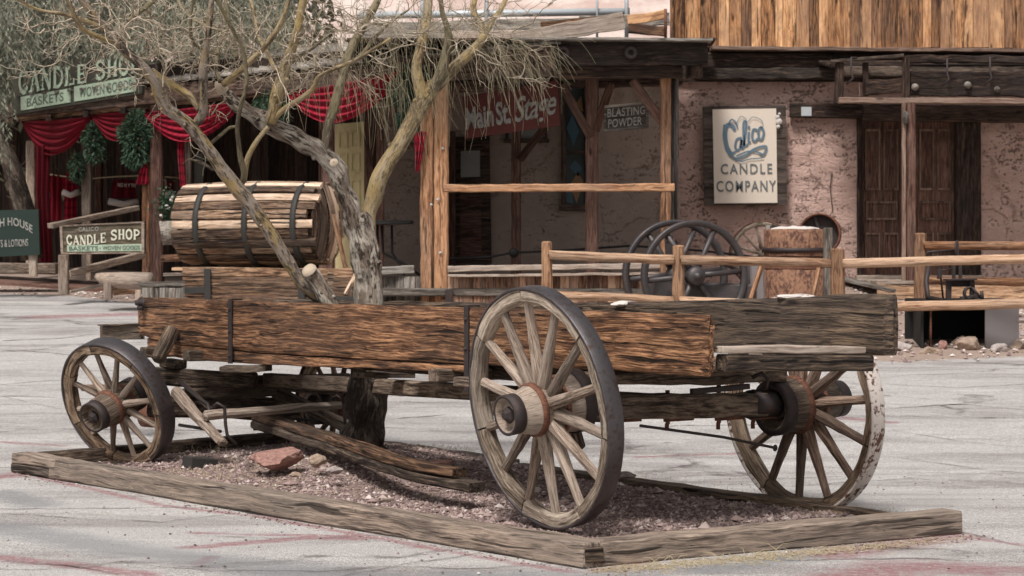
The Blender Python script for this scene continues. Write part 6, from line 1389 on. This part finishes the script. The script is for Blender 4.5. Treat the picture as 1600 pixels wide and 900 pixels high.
for i, (x, y, sx, sy, sz, mt, lab) in enumerate(((1412, 548, .12, .10, .07, 'rockgrey', 'pale bluish stone left of the forge'), (1396, 545, .06, .06, .10, 'rockred', 'pink stone touching the wagon corner by the forge'), (1455, 552, .13, .09, .05, 'rocktan', 'low tan stone before the left corner of the forge'), (1473, 545, .07, .06, .06, 'rockred', 'small brown stone left of the big angular rock'),
        (1500, 540, .09, .08, .07, 'rocktan', 'brown stone behind the big angular rock'), (1515, 546, .17, .10, .09, 'rocktan', 'big angular tan rock in front of the forge'), (1560, 549, .13, .09, .06, 'rockgrey', 'long pinkish stone right of the big angular rock'), (1590, 545, .10, .09, .07, 'rocktan', 'tan rock at the right edge of the row'), (1640, 545, .15, .1, .08, 'rocktan', 'tan rock past the right edge'))):
    p = G(x, y); m = MB(); m.rock((p.x, p.y, p.z + sz * .45), sx, sy, sz * 1.15, i + 20, 0, 4, random.uniform(-.4, .4)); m.build('rock', M[mt], None, label=lab, cat='rock', group='rocks lining the yard edge')
sts = []
for i in range(26):
    x = random.uniform(1330, 1600); y = random.choice((random.uniform(440, 470), random.uniform(486, 535), random.uniform(500, 552)))
    if 1425 < x < 1580 and y > 470: continue
    sts.append((x, y, random.uniform(.03, .09), random.choice(('rockgrey', 'rockgrey', 'rockred', 'rocktan'))))
ORD = ['leftmost', 'second', 'third', 'fourth', 'fifth', 'sixth', 'seventh', 'eighth', 'ninth', 'tenth', 'eleventh', 'twelfth', 'thirteenth', 'fourteenth', 'fifteenth', 'sixteenth', 'seventeenth', 'eighteenth', 'nineteenth', 'twentieth'] + ['far right'] * 9
for i, (x, y, r_, mt) in enumerate(sorted(sts)):
    p = G(x, y); m = MB(); m.rock((p.x, p.y, p.z + r_ * .25), r_ * 1.2, r_, r_ * .7, i + 50, 0, 3, random.random() * 3)
    m.build('stone', M[mt], None, label='%s %s stone, %s in the rubble before the pink wall' % ('small' if r_ < .06 else 'larger', {'rockgrey': 'pale grey', 'rockred': 'pinkish', 'rocktan': 'tan'}[mt], ORD[i] + (' from the left' if 0 < i < 20 else '')), cat='stone', group='loose stones in the yard')
yg = MB()
for k in range(7000):
    x = random.uniform(-10, 9); y = random.uniform(20.5, 31.5); e_y = float(np.interp(x, ex, ey))
    if y < e_y - random.random() * .3: continue
    sz = random.uniform(.012, .035); z = gz(x, y) + sz * .3; qv = [(x + sz * (b_.x + random.uniform(-.3, .3)), y + sz * (b_.y + random.uniform(-.3, .3)), z + sz * b_.z * .7) for b_ in base]; yg.add(qv, fo, qv, min(1, random.random() + .2))
yg.build('yard_rubble', M['gravel'], label='small rubble strewn over the bare yard behind the asphalt', kind='stuff')

# ---- weeping tree over the candle shop roof
wt = thing('weeping_tree', tuple(P(48, 400, 31.5)), 'grey green weeping tree hanging over the candle shop roof at upper left', 'tree')
m = MB(); m.tube([P(50, 405, 31.6), P(38, 330, 31.6), P(18, 260, 31.6), P(-8, 200, 31.6), P(-20, 90, 31.8), P(10, -20, 32), P(60, -140, 32)], [.17, .15, .14, .13, .12, .1, .08], 14, rough=.2); m.build('trunk', M['bark_trunk'], wt)
for k in range(9):
    a_ = P(random.uniform(-20, 60), random.uniform(-140, -40), 32); b_ = P(random.uniform(-100, 520), random.uniform(-140, -20), random.uniform(29.5, 34))
    one('branch', 'bark_trunk', lambda m: m.tube([a_, a_.lerp(b_, .5) + V((0, 0, .4)), b_], [.07, .05, .02], 8), wt)
m = MB()
def hang(x, y, Y, L, n):
    p = P(x, y, Y); sx = random.gauss(0, .05); sy = random.gauss(0, .05)
    for i in range(n):
        t = i / n; c = p + V((sx * t * L + .03 * math.sin(i), sy * t, -t * L)); d = V((random.gauss(0, .5), random.gauss(0, .5), -1)).normalized(); e = d.cross(V((random.random() - .5, random.random() - .5, .1))).normalized(); s_ = random.uniform(.06, .14)
        m.add([c, c + d * s_ * .5 + e * s_ * .14, c + d * s_, c + d * s_ * .5 - e * s_ * .14], [(0, 1, 2, 3)], None, random.random())
clumps = [(random.uniform(-60, 440), random.uniform(-60, 60), random.uniform(29.5, 34.5)) for _ in range(120)]
for k in range(1900):
    cx, cy, cY = random.choice(clumps); x = cx + random.gauss(0, 16); y = cy + random.gauss(0, 18) - 10
    lim = 150 - .12 * max(0, x) if cY > 31.5 else 105 - .1 * max(0, x)
    L = min(random.uniform(.4, 1.3), max(.15, (lim - y) / 100)); hang(x, y, cY + random.gauss(0, .2), L, int(L * 16) + 3)
for k in range(150): hang(random.gauss(-6, 11), random.uniform(-20, 80), 30.4 + random.gauss(0, .3), random.uniform(.6, 1.9), 22)
m.build('crown', M['hang'], wt)
# darker evergreen mass further behind
m = MB()
for k in range(16000):
    x = random.uniform(-12, -3.2); y = random.uniform(36, 39); z = random.uniform(2.5, 8.5); n_ = n3((x, y, z), .8)
    if n_ < -.12: continue
    c = V((x, y, z)); d = V((random.gauss(0, 1), random.gauss(0, 1), random.gauss(0, 1) - .6)).normalized(); e = d.cross(V((.3, .5, .8))).normalized(); s_ = random.uniform(.12, .26)
    m.add([c, c + d * s_ * .5 + e * s_ * .3, c + d * s_, c + d * s_ * .5 - e * s_ * .3], [(0, 1, 2, 3)], None, random.random())
bt = thing('evergreen_tree', (-6, 38, 1.8), 'dark dense tree standing behind the candle shop roof', 'tree')
m.build('crown', M['hang'], bt)
one('trunk', 'bark_trunk', lambda m: m.tube([(-6, 38, 1.5), (-6.2, 38, 4), (-5.6, 38, 7)], [.25, .2, .1], 10), bt)
# snow-white lumps on the board edges
m = MB(); m.rock(tuple(wp(1.05, 1.44, 1.21)), .10, .05, .02, 4, 0, 3); m.build('pale_stone', M['white'], None, label='flat white lump resting on the far board above the iron strap', cat='stone')
m = MB(); m.rock(tuple(wp(-.33, 1.45, 1.272)), .085, .04, .014, 9, 0, 3); m.build('pale_stone', M['white'], None, label='thin white crust on top of the far board below the orange post', cat='stone')
